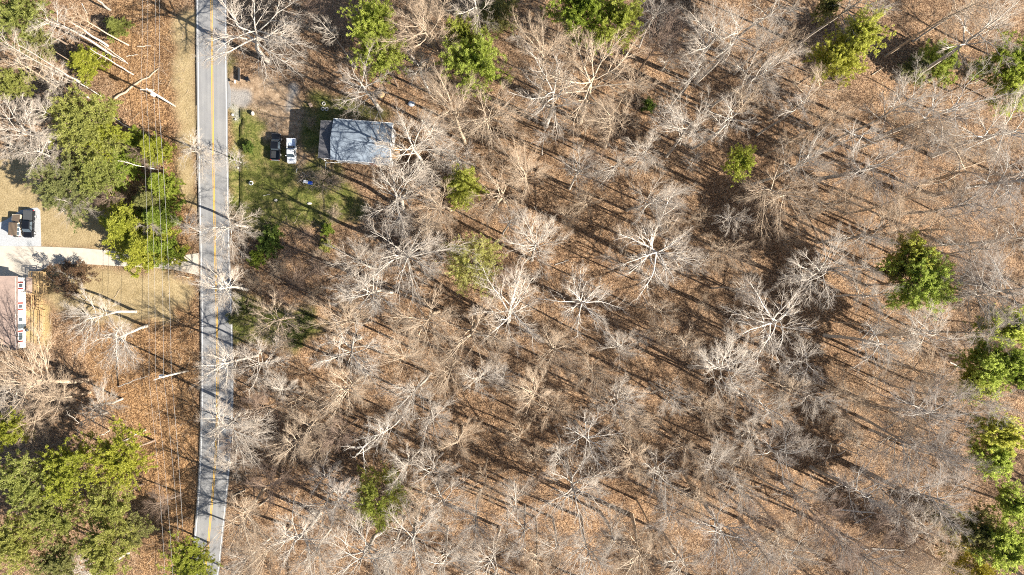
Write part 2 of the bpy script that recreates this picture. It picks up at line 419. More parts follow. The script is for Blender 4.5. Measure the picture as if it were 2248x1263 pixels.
mb = MB(); mb.prism([W(*p) for p in [(-40, 541), (90.5, 541), (89.5, 500), (88.5, 462), (82, 456), (70, 457), (45, 462), (15, 482), (0, 489), (-40, 500)]], -0.1, 0.035)
tag(mb.build('gravel_pad', 'pad_gravel'), kind='structure')
mb = MB(); mb.prism([W(*p) for p in [(499.5, 172), (504, 186), (507, 200), (507, 232), (499.8, 240)]], -0.1, 0.012)
tag(mb.build('road_apron', 'asphalt'), kind='structure')

# ------------------------------------------------------------------ tree generator
def unit(v): return v / np.maximum(np.linalg.norm(v, axis=-1, keepdims=True), 1e-9)

def walk(rng, p0, d0, L, K, wig, trop, out=0.0):
    N = len(p0); P = np.empty((N, K, 3)); P[:, 0] = p0; d = d0.copy(); p = p0.copy()
    for k in range(1, K):
        rad = unit(p * np.array([1.0, 1.0, 0.0])) if out else 0.0
        d = unit(d + rng.normal(0, wig, (N, 3)) + np.array([0, 0, trop]) + out * rad)
        p = p + d * (L / (K - 1))[:, None]; P[:, k] = p
    return P

def spawn(rng, P, R, Lp, n, t0, t1, a0, a1, lf, K, wig, trop, rf, rmax, tip=0.3, drop=0.5, out=0.0):
    N, KP, _ = P.shape
    idx = np.repeat(np.arange(N), n); M = len(idx)
    t = t0 + (t1 - t0) * ((np.tile(np.arange(n), N) + rng.random(M)) / n)
    s = np.clip(t, 0, 0.999) * (KP - 1); i = s.astype(int); f = (s - i)[:, None]
    p0 = P[idx, i] * (1 - f) + P[idx, i + 1] * f
    T = unit(P[idx, i + 1] - P[idx, i])
    az = np.tile(np.arange(n), N) * 2.39996 + np.repeat(rng.random(N) * 6.283, n) + rng.normal(0, 0.4, M)
    ref = np.where(np.abs(T[:, 2:3]) > 0.9, np.array([[1.0, 0, 0]]), np.array([[0, 0, 1.0]]))
    u = unit(np.cross(T, ref)); w = np.cross(T, u)
    perp = u * np.cos(az)[:, None] + w * np.sin(az)[:, None]
    an = np.radians(rng.uniform(a0, a1, M))[:, None]
    d = T * np.cos(an) + perp * np.sin(an)
    L = lf * Lp[idx] * (1 - drop * t) * rng.uniform(0.6, 1.2, M)
    C = walk(rng, p0, d, L, K, wig, trop, out)
    rp = R[idx, i] * (1 - f[:, 0]) + R[idx, i + 1] * f[:, 0]
    r = np.minimum(rp * rf, rmax * rng.uniform(0.75, 1.1, M))
    RR = r[:, None] * np.linspace(1, tip, K)[None, :]
    return C, RR, L

def tubes(P, R, n):
    N, K, _ = P.shape
    T = np.empty_like(P); T[:, 1:-1] = P[:, 2:] - P[:, :-2]; T[:, 0] = P[:, 1] - P[:, 0]; T[:, -1] = P[:, -1] - P[:, -2]
    T = unit(T); ref = np.where(np.abs(T[:, :1, 2:3]) > 0.85, np.array([1.0, 0, 0]), np.array([0, 0, 1.0]))
    U = unit(np.cross(T, np.broadcast_to(ref, T.shape))); V = np.cross(T, U)
    a = np.arange(n) * 2 * math.pi / n
    ring = P[:, :, None] + R[:, :, None, None] * (U[:, :, None] * np.cos(a)[None, None, :, None] + V[:, :, None] * np.sin(a)[None, None, :, None])
    verts = ring.reshape(-1, 3)
    b = (np.arange(N)[:, None, None] * K + np.arange(K - 1)[None, :, None]) * n
    k = np.arange(n)[None, None, :]; k2 = (k + 1) % n
    q = np.stack([b + k, b + k2, b + n + k2, b + n + k], -1).reshape(-1, 4)
    return verts, q

def join(parts):
    vs = []; fs = []; mi = []; o = 0
    for v, q, m in parts:
        vs.append(v); fs.append(q + o); mi.append(np.full(len(q), m)); o += len(v)
    return np.concatenate(vs), fs, np.concatenate(mi)

STYLES = {
 'spreading': dict(Ht=24, top=0.90, r0=0.33, n1=14, t=(0.56, 0.99), a=(36, 78), L1=0.375, wig=0.115, trop=0.03, out=0.05, n2=8, n3=7, n4=6, r1=0.125, r2=0.062, r3=0.029, r4=0.0105, twig=0.8),
 'fan':       dict(Ht=25, top=0.93, r0=0.27, n1=17, t=(0.58, 0.99), a=(26, 66), L1=0.325, wig=0.07, trop=0.035, out=0.07, n2=8, n3=7, n4=6, r1=0.085, r2=0.046, r3=0.024, r4=0.0095, twig=0.8),
 'slender':   dict(Ht=25, top=0.97, r0=0.22, n1=14, t=(0.64, 0.99), a=(30, 66), L1=0.22, wig=0.10, trop=0.05, out=0.05, n2=7, n3=6, n4=5, r1=0.065, r2=0.036, r3=0.020, r4=0.009, twig=0.75),
 'sapling':   dict(Ht=10, top=0.95, r0=0.09, n1=16, t=(0.25, 0.99), a=(25, 62), L1=0.34, wig=0.09, trop=0.05, out=0.05, n2=7, n3=6, n4=4, r1=0.036, r2=0.021, r3=0.013, r4=0.008, twig=0.6),
 'snag':      dict(Ht=17, top=0.90, r0=0.24, n1=9, t=(0.35, 0.98), a=(40, 85), L1=0.36, wig=0.20, trop=0.0, out=0.0, n2=4, n3=2, n4=0, r1=0.11, r2=0.06, r3=0.03, r4=0.0, twig=0.5),
 'bush':      dict(Ht=3.0, top=0.5, r0=0.05, n1=26, t=(0.02, 0.6), a=(15, 65), L1=0.85, wig=0.10, trop=0.06, out=0.0, n2=7, n3=5, n4=3, r1=0.030, r2=0.017, r3=0.011, r4=0.007, twig=0.5),
}
def bare_tree(seed, style):
    s = STYLES[style]; rng = np.random.default_rng(seed); Ht = s['Ht']
    K0 = 13
    P0 = walk(rng, np.array([[0, 0, -0.6]]), np.array([[0.0, 0, 1]]), np.array([Ht * s['top'] + 0.6]), K0, 0.035 if style != 'spreading' else 0.05, 0.10)
    t = np.linspace(0, 1, K0)
    R0 = (s['r0'] * (1 - 0.78 * t ** 1.7))[None] * np.where(t < 0.05, 1.35, 1.0)[None]
    L0 = np.array([Ht])
    n1 = s['n1']
    P1, R1, L1 = spawn(rng, P0, R0, L0, n1, *s['t'], *s['a'], s['L1'], 10, s['wig'], s['trop'], 0.72, s['r1'], 0.25, 0.30, s['out'])
    P2, R2, L2 = spawn(rng, P1, R1, L1, s['n2'], 0.22, 1.0, 25, 60, 0.52, 7, s['wig'] * 1.1, s['trop'] * 0.7, 0.75, s['r2'], 0.3, 0.5, s['out'] * 1.6)
    P3, R3, L3 = spawn(rng, P2, R2, L2, s['n3'], 0.15, 1.0, 25, 62, 0.55, 5, s['wig'] * 1.1, s['trop'], 0.8, s['r3'], 0.35, 0.45, s['out'] * 1.8)
    trunk = [(*tubes(P0, R0, 8), 0), (*tubes(P1, R1, 6), 0)]
    crown = [(*tubes(P2, R2, 4), 0), (*tubes(P3, R3, 3), 1)]
    tips = P3
    if s['n4']:
        P4, R4, L4 = spawn(rng, P3, R3, np.maximum(L3, 0.5), s['n4'], 0.1, 1.0, 22, 60, s['twig'], 3, s['wig'] * 0.9, s['trop'], 0.85, s['r4'], 0.5, 0.35, s['out'] * 1.6)
        crown.append((*tubes(P4, R4, 3), 1)); tips = P4
    allp = np.concatenate([P2.reshape(-1, 3), P3.reshape(-1, 3)])
    conv = P0[0, int(K0 * (s['t'][0] + 0.15))]
    c = np.median(allp[:, :2], 0); rad = np.percentile(np.linalg.norm(allp[:, :2] - c, axis=1), 89)
    return dict(trunk=join(trunk), crown=join(crown), tips=tips, rad=rad, Ht=Ht, top=allp[:, 2].max(), cz=np.median(allp[:, 2]), off=c)

BARE = {}
def make_protos():
    for style, cnt in (('spreading', 5), ('fan', 5), ('slender', 4), ('sapling', 3), ('snag', 2), ('bush', 2)):
        BARE[style] = []
        for k in range(cnt):
            d = bare_tree(100 + 17 * k + 1000 * len(BARE), style)
            v, f, mi = d['trunk']; d['trunk_me'] = np_mesh('trunk', v, f, ['bark_grey'], None, True)
            v, f, mi = d['crown']; d['crown_me'] = np_mesh('crown', v, f, ['bark_grey', 'twig_grey'], mi, True)
            BARE[style].append(d)
make_protos()
TONES = {'pale': ('bark_pale', 'twig_pale'), 'grey': ('bark_grey', 'twig_grey'), 'tan': ('bark_tan', 'twig_tan'), 'brown': ('bark_brown', 'twig_brown'), 'white': ('bark_white', 'twig_pale')}

def set_slots(o, mats):
    for s, mt in zip(o.material_slots, mats):
        s.link = 'OBJECT'; s.material = MATS[mt]

TREES = []           # (object, crown px, crown py, style, tone, size)
RND = random.Random(4)
def put_bare(px, py, rpx, style, tone, h=None, k=None, rz=None, name=None, at_ground=False):
    """crown centre seen at (px,py) with radius rpx (photograph pixels)"""
    protos = BARE[style]; d = protos[RND.randrange(len(protos)) if k is None else k % len(protos)]
    h = h or d['Ht'] * RND.uniform(0.92, 1.12)
    sz = h / d['Ht']; hc = d['cz'] * sz
    if at_ground: hc = 0.0
    x, y = W(px, py, hc)
    rm = rpx / (PPM * H_CAM / (H_CAM - hc)); sxy = rm / d['rad']
    rz = RND.uniform(0, 6.283) if rz is None else rz
    ox = d['off'][0] * sxy; oy = d['off'][1] * sxy
    if not at_ground:
        x -= ox * math.cos(rz) - oy * math.sin(rz); y -= ox * math.sin(rz) + oy * math.cos(rz)
    root = link(name or {'sapling': 'bare_sapling', 'snag': 'dead_tree', 'bush': 'twiggy_bush'}.get(style, 'bare_tree'), None, None, (x, y, gz(x, y)), rz, (sxy, sxy, sz))
    t = link('trunk', d['trunk_me'], root); set_slots(t, TONES[tone][:1])
    c = link('crown', d['crown_me'], root); set_slots(c, TONES[tone])
    TREES.append([root, *PX(x, y, d['cz'] * sz), style, tone, rm, (x, y)])
    return root

# ------------------------------------------------------------------ evergreens
def tuft_mesh(rng, C, out, size, n, up=0.25, width=0.2):
    """C (M,3) tuft centres, out (M,3) growth direction -> triangles"""
    M = len(C); c = np.repeat(C, n, 0); o = np.repeat(out, n, 0)
    d = unit(rng.normal(0, 1, (M * n, 3)) + 0.9 * o + np.array([0, 0, up]))
    L = size * rng.uniform(0.55, 1.15, (M * n, 1))
    side = unit(np.cross(d, rng.normal(0, 1, (M * n, 3)))) * (size * width) * rng.uniform(0.7, 1.2, (M * n, 1))
    s = c + rng.normal(0, size * 0.28, (M * n, 3))
    v = np.stack([s - side * 0.5, s + d * L, s + side], 1).reshape(-1, 3)
    return v, np.arange(len(v)).reshape(-1, 3)

def evergreen(seed, style):
    rng = np.random.default_rng(seed)
    if style == 'pine': Ht, base, R, nb, n2, size, nt_, r0 = 19.0, 0.72, 4.6, 76, 8, 0.36, 20, 0.22
    elif style == 'cedar': Ht, base, R, nb, n2, size, nt_, r0 = 8.0, 0.10, 2.5, 90, 6, 0.26, 18, 0.13
    elif style == 'dome': Ht, base, R, nb, n2, size, nt_, r0 = 10.0, 0.30, 3.9, 110, 7, 0.17, 15, 0.14
    else: Ht, base, R, nb, n2, size, nt_, r0 = 2.0, 0.05, 1.4, 30, 5, 0.26, 14, 0.05
    K0 = 8
    P0 = walk(rng, np.array([[0, 0, -0.5]]), np.array([[0., 0, 1]]), np.array([Ht * 0.95 + 0.5]), K0, 0.03, 0.1)
    R0 = (r0 * (1 - 0.85 * np.linspace(0, 1, K0)))[None]
    t = base + (0.985 - base) * ((np.arange(nb) + rng.random(nb)) / nb)
    s = np.clip(t, 0, 0.999) * (K0 - 1); i = s.astype(int); f = (s - i)[:, None]
    p0 = P0[0, i] * (1 - f) + P0[0, i + 1] * f
    u = (t - base) / (1 - base)
    if style == 'pine': prof = np.sin(np.clip(u * 0.85 + 0.22, 0, 1) * math.pi) ** 0.7
    elif style == 'cedar': prof = (1 - u) ** 0.8 * 0.9 + 0.10
    else: prof = np.sqrt(np.clip(1 - u ** 2, 0.05, 1))
    if style == 'dome': prof = np.clip(prof, 0.3, 1) * np.clip(0.5 + u, 0, 1)
    lump = (0.62 + 0.75 * rng.random(nb)) if style != 'dome' else (0.8 + 0.35 * rng.random(nb))
    az = np.arange(nb) * 2.39996 + rng.normal(0, 0.5, nb)
    el = np.radians(rng.uniform(-5, 35, nb) + 30 * u)
    d = np.stack([np.cos(az) * np.cos(el), np.sin(az) * np.cos(el), np.sin(el)], -1)
    L = R * prof * lump
    P1 = walk(rng, p0, d, L, 6, 0.10, 0.04); R1 = (np.clip(L * 0.012, 0.012, 0.06))[:, None] * np.linspace(1, 0.3, 6)[None]
    P2, R2, L2 = spawn(rng, P1, R1, L, n2, 0.3, 1.0, 30, 60, 0.42, 4, 0.12, 0.06, 0.7, 0.02, 0.4, 0.4)
    C = np.concatenate([P2[:, 1:].reshape(-1, 3), P1[:, 3:].reshape(-1, 3)])
    O = unit(np.concatenate([np.repeat(P2[:, -1] - P2[:, 0], 3, 0), np.repeat(P1[:, -1] - P1[:, 0], 3, 0)]))
    keep = rng.random(len(C)) < np.clip(0.22 + 1.15 * vnoise(C[:, 0] * 1.0 + 50, C[:, 1] + C[:, 2] + 50, 1.1 * size / 0.46, seed), 0.25, 1)
    v, f3 = tuft_mesh(rng, C[keep], O[keep], size, nt_, 0.55, 0.26)
    tr = join([(*tubes(P0, R0, 7), 0), (*tubes(P1, R1, 4), 0), (*tubes(P2, R2, 3), 0)])
    rad = np.percentile(np.linalg.norm(v[:, :2], axis=1), 88)
    return dict(trunk_me=np_mesh('trunk', tr[0], tr[1], ['bark_brown'], None, True), crown_me=np_mesh('crown', v, [f3], ['needle_green']), rad=rad, Ht=Ht, cz=np.median(v[:, 2]))

EVER = {'pine': [evergreen(500 + k, 'pine') for k in range(5)], 'cedar': [evergreen(600 + k, 'cedar') for k in range(3)], 'shrub': [evergreen(700 + k, 'shrub') for k in range(2)]}

def leafing(seed, style='fan', nl=5, size=0.24):
    d = bare_tree(seed, style); rng = np.random.default_rng(seed + 1)
    C = d['tips'][:, 1:].reshape(-1, 3)
    v, f3 = tuft_mesh(rng, C, np.tile([[0, 0, 1.0]], (len(C), 1)), size, nl, 0.4, 0.55)
    vt, ft, mi = d['trunk']; vc, fc, mc = d['crown']
    return dict(trunk_me=np_mesh('trunk', vt, ft, ['bark_grey'], None, True), branch_me=np_mesh('branches', vc, fc, ['bark_grey', 'twig_tan'], mc),
                crown_me=np_mesh('crown', v, [f3], ['leaf_yellow_green']), rad=d['rad'], Ht=d['Ht'], cz=d['cz'], off=d['off'])
EVER['leafing'] = [evergreen(811, 'dome'), evergreen(815, 'dome')]
EVER['rusty'] = [leafing(877, 'sapling', 2, 0.16)]

LAND = []            # (short phrase, px, py)
def put_green(px, py, rpx, style, mat, h, label, cat='tree', phrase=None, k=None, name=None, group=None, bark_m=None):
    d = EVER[style][RND.randrange(len(EVER[style])) if k is None else k % len(EVER[style])]
    sz = h / d['Ht']; hc = d['cz'] * sz; x, y = W(px, py, hc)
    rm = rpx / (PPM * H_CAM / (H_CAM - hc)); s = rm / d['rad']
    rz_ = RND.uniform(0, 6.28)
    if 'off' in d:
        ox, oy = d['off'] * s; x -= ox * math.cos(rz_) - oy * math.sin(rz_); y -= ox * math.sin(rz_) + oy * math.cos(rz_)
    root = thing(name or {'pine': 'pine_tree', 'cedar': 'cedar_tree', 'shrub': 'evergreen_shrub'}.get(style, 'leafy_tree'), label, cat, (x, y, gz(x, y)), rz_, group)
    root.scale = (s, s, sz)
    link('trunk', d['trunk_me'], root)
    if 'branch_me' in d: link('branches', d['branch_me'], root)
    c = link('crown', d['crown_me'], root); set_slots(c, [mat])
    if phrase: LAND.append((phrase, px, py))
    TREES_XY.append((x, y)); GREEN_PX.append((px, py, rpx))
    return root
TREES_XY = []; GREEN_PX = []

GP = 'green pines and cedars among the bare woods'
greens = [
 (822, 40, 46, 'pine', 'needle_green', 17, 'fresh green pine at the top edge above the yellow-green pine', None),
 (832, 118, 46, 'pine', 'needle_lime', 16, 'yellow-green pine above the grey-roofed house', 'the yellow-green pine'),
 (1045, 135, 58, 'pine', 'needle_green', 17, 'two-tone green pine right of the pine above the house', 'the two-tone pine at upper centre'),
 (1018, 78, 34, 'pine', 'needle_lime', 15, 'smaller light green pine tucked behind the two-tone pine', None),
 (1285, 25, 55, 'pine', 'needle_dark', 18, 'dark green pine at the top edge, upper centre', None),
 (1362, 38, 48, 'pine', 'needle_lime', 18, 'lime green pine at the top edge beside the dark pine', 'the lime pine at the top edge'),
 (1845, 118, 46, 'pine', 'needle_lime', 15, 'lower half of the lime green pine pair at upper right', None),
 (1892, 78, 40, 'pine', 'needle_lime', 17, 'upper half of the lime green pine pair at upper right', 'the lime pine pair at upper right'),
 (2072, 135, 36, 'cedar', 'needle_green', 8, 'soft green low cedar right of the lime pine pair', 'the low cedar at upper right'),
 (2022, 148, 24, 'cedar', 'needle_grey_green', 6, 'dull green low cedar just left of the soft green cedar', None),
 (2160, 142, 16, 'cedar', 'needle_green', 6, 'tiny green cedar near the upper right edge', None),
 (2232, 135, 46, 'pine', 'needle_dark', 15, 'dark green pine cut by the right edge, near the top', 'the dark pine at the right edge'),
 (2240, 205, 40, 'pine', 'needle_green', 15, 'green pine cut by the right edge below the dark pine', None),
 (1628, 348, 30, 'pine', 'needle_green', 12, 'small bright green pine alone right of upper centre', 'the small lone green pine'),
 (1012, 408, 34, 'cedar', 'needle_lime', 10, 'light green cedar below right of the grey-roofed house', 'the light green cedar'),
 (1098, 22, 34, 'cedar', 'needle_grey_green', 7, 'dull green low cedar at the top edge, upper centre', None),
 (1422, 232, 14, 'shrub', 'needle_dark', 3, 'small dark green shrub in the upper middle of the woods', None),
 (1820, 8, 22, 'pine', 'needle_grey_green', 14, 'pale green pine top at the top edge, right side', None),
 (2028, 625, 62, 'pine', 'needle_green', 16, 'large round green pine standing alone at middle right', 'the big green pine at middle right'),
 (2012, 560, 36, 'pine', 'needle_lime', 15, 'lighter green pine top against the large round pine', None),
 (1968, 592, 24, 'pine', 'needle_grey_green', 12, 'small dull green pine left of the large round pine', None),
 (2232, 715, 40, 'pine', 'needle_green', 17, 'green pine at the right edge, top of the right cluster', None),
 (2185, 800, 50, 'pine', 'needle_green', 16, 'broad green pine in the middle of the right cluster', 'the pine cluster at the right edge'),
 (2150, 845, 34, 'pine', 'needle_lime', 14, 'lime green pine at lower left of the right cluster', None),
 (2238, 815, 42, 'pine', 'needle_dark', 16, 'darker pine at the right edge of the right cluster', None),
 (2190, 1000, 40, 'pine', 'needle_green', 15, 'oblong bright green pine below the right cluster, lower part', 'the oblong green pine at lower right'),
 (2205, 955, 40, 'pine', 'needle_lime', 16, 'oblong bright green pine below the right cluster, upper part', None),
 (2165, 1172, 44, 'pine', 'needle_grey_green', 14, 'grey-green pine near the lower right corner, left one', 'the lower right grey-green pine'),
 (2215, 1210, 50, 'pine', 'needle_green', 16, 'green pine in the lower right corner', None),
 (2238, 1105, 32, 'pine', 'needle_green', 15, 'green pine at the right edge above the lower right corner', None),
 (2135, 1245, 40, 'leafing', 'leaf_yellow', 9, 'yellow leafy tree at the bottom edge, lower right', None),
 (2095, 1145, 26, 'cedar', 'needle_grey_green', 7, 'dull green low cedar left of the grey-green pine', None),
 (30, 35, 50, 'pine', 'needle_olive', 18, 'olive green pine in the upper left corner', 'the olive pine in the upper left corner'),
 (75, 95, 30, 'pine', 'needle_grey_green', 15, 'thin olive pine just below right of the corner pine', None),
 (18, 185, 32, 'pine', 'needle_olive', 14, 'olive green pine at the left edge below the corner pine', None),
 (182, 262, 66, 'pine', 'needle_olive', 13, 'broad yellow-green pine in the upper left woods', 'the broad pine at upper left'),
 (225, 290, 40, 'pine', 'needle_lime', 11, 'smaller lime pine at right flank of the broad pine', None),
 (180, 138, 30, 'cedar', 'needle_lime', 6, 'low yellow-green cedar above the broad upper left pine', None),
 (252, 60, 20, 'cedar', 'needle_olive', 4, 'small olive cedar by the power lines near the top', None),
 (150, 412, 62, 'pine', 'needle_grey_green', 9, 'wide grey-green pine over the dry lawn above the parked cars', 'the grey-green pine over the lawn'),
 (205, 382, 45, 'pine', 'needle_olive', 10, 'olive pine behind the wide grey-green pine', None),
 (245, 362, 36, 'cedar', 'needle_green', 9, 'dense yellow-green cedar left of the power lines', None),
 (288, 305, 20, 'cedar', 'needle_green', 7, 'small green cedar under the left power line', None),
 (333, 322, 26, 'cedar', 'needle_lime', 8, 'narrow green cedar under the power lines, upper one', None),
 (348, 405, 26, 'cedar', 'needle_green', 8, 'narrow green cedar under the power lines, lower one', None),
 (270, 490, 50, 'cedar', 'needle_lime', 9, 'tall bright cedar on the lawn side above the concrete drive', 'the bright cedar above the drive'),
 (310, 545, 46, 'cedar', 'needle_lime', 9, 'wide cedar overhanging the concrete drive, left one', None),
 (352, 545, 30, 'cedar', 'needle_green', 8, 'darker cedar overhanging the concrete drive, right one', None),
 (345, 480, 34, 'cedar', 'needle_green', 7, 'green cedar under the wires behind the wide cedar', None),
 (318, 440, 28, 'cedar', 'needle_grey_green', 7, 'dull green cedar between the two narrow cedar rows', None),
 (250, 1005, 54, 'pine', 'needle_lime', 15, 'lime pine at the upper right of the lower left pine canopy', 'the lower left pine canopy'),
 (148, 1030, 56, 'pine', 'needle_lime', 16, 'lime pine in the middle top of the lower left pine canopy', None),
 (50, 1070, 52, 'pine', 'needle_olive', 16, 'olive pine at the left edge of the lower left canopy', None),
 (228, 1108, 48, 'pine', 'needle_olive', 14, 'olive pine in the centre of the lower left pine canopy', None),
 (120, 1140, 48, 'pine', 'needle_olive', 15, 'olive pine low in the left canopy, middle of three', None),
 (28, 1185, 50, 'pine', 'needle_olive', 16, 'olive pine in the lower left corner', None),
 (225, 1205, 52, 'pine', 'needle_olive', 16, 'olive pine at the bottom edge right of the corner', None),
 (115, 1238, 42, 'pine', 'needle_grey_green', 15, 'grey-green pine at the bottom edge between two olive pines', None),
 (285, 1165, 36, 'pine', 'needle_grey_green', 10, 'thin grey-green pine at the right flank of the left canopy', None),
 (15, 948, 32, 'pine', 'needle_lime', 15, 'lime pine at the left edge above the lower left canopy', None),
 (412, 1232, 48, 'pine', 'needle_lime', 10, 'green pine at the bottom edge beside the road end', 'the pine at the road end'),
 (1038, 572, 58, 'leafing', 'leaf_yellow_green', 10, 'round yellow-green leafing tree left of the photo centre', 'the yellow-green leafing tree'),
 (835, 1092, 56, 'leafing', 'needle_lime_lit', 10, 'round olive green tree in the lower left of the woods', 'the round olive tree'),
 (152, 613, 40, 'rusty', 'leaf_rust', 3.5, 'dark rusty brown leafy tree beside the wooden deck', 'the rusty tree by the deck'),
 (720, 506, 13, 'shrub', 'needle_green', 2, 'small bright green shrub in the shade below the yard, upper', None),
 (716, 536, 14, 'shrub', 'needle_olive', 2, 'small olive shrub below the bright shrub beside the yard', None),
 (585, 540, 24, 'shrub', 'needle_dark', 2, 'dark green thicket in the shade right of the road', 'the dark thicket below the yard'),
 (600, 508, 18, 'shrub', 'needle_dark', 1.6, 'dark shrub at the lower edge of the yard grass', None),
 (560, 565, 18, 'shrub', 'needle_green', 2, 'green shrub between the thicket and the road', None),
 (645, 735, 24, 'shrub', 'grass_blade', 0.9, 'low green bramble patch in the clearing right of the road', None),
 (672, 705, 16, 'shrub', 'grass_blade', 0.8, 'low olive bramble patch at the clearing top', None),
 (517, 702, 16, 'shrub', 'needle_grey_green', 1.1, 'olive shrub crowding the right road edge', None),
 (545, 680, 14, 'shrub', 'grass_blade', 1.0, 'dull green shrub behind the road edge shrub', None),
 (547, 322, 12, 'shrub', 'needle_dark', 1.2, 'dark green low shrub in the yard left of the black pickup', None),
]
for px, py, r, st, mt, h, lab, ph in greens:
    if px > 780 and st != 'shrub': mt = {'needle_green': 'needle_green_lit', 'needle_lime': 'needle_lime_lit', 'needle_dark': 'needle_green'}.get(mt, mt)  # right-hand crowns show shaded sides; lighter colours stand in for the missing light
    if px > 780: h *= {'pine': 1.32, 'leafing': 1.6}.get(st, 1.0)
    put_green(px, py, r, st, mt, h, lab, 'shrub' if st == 'shrub' else 'tree', ph, group=None)

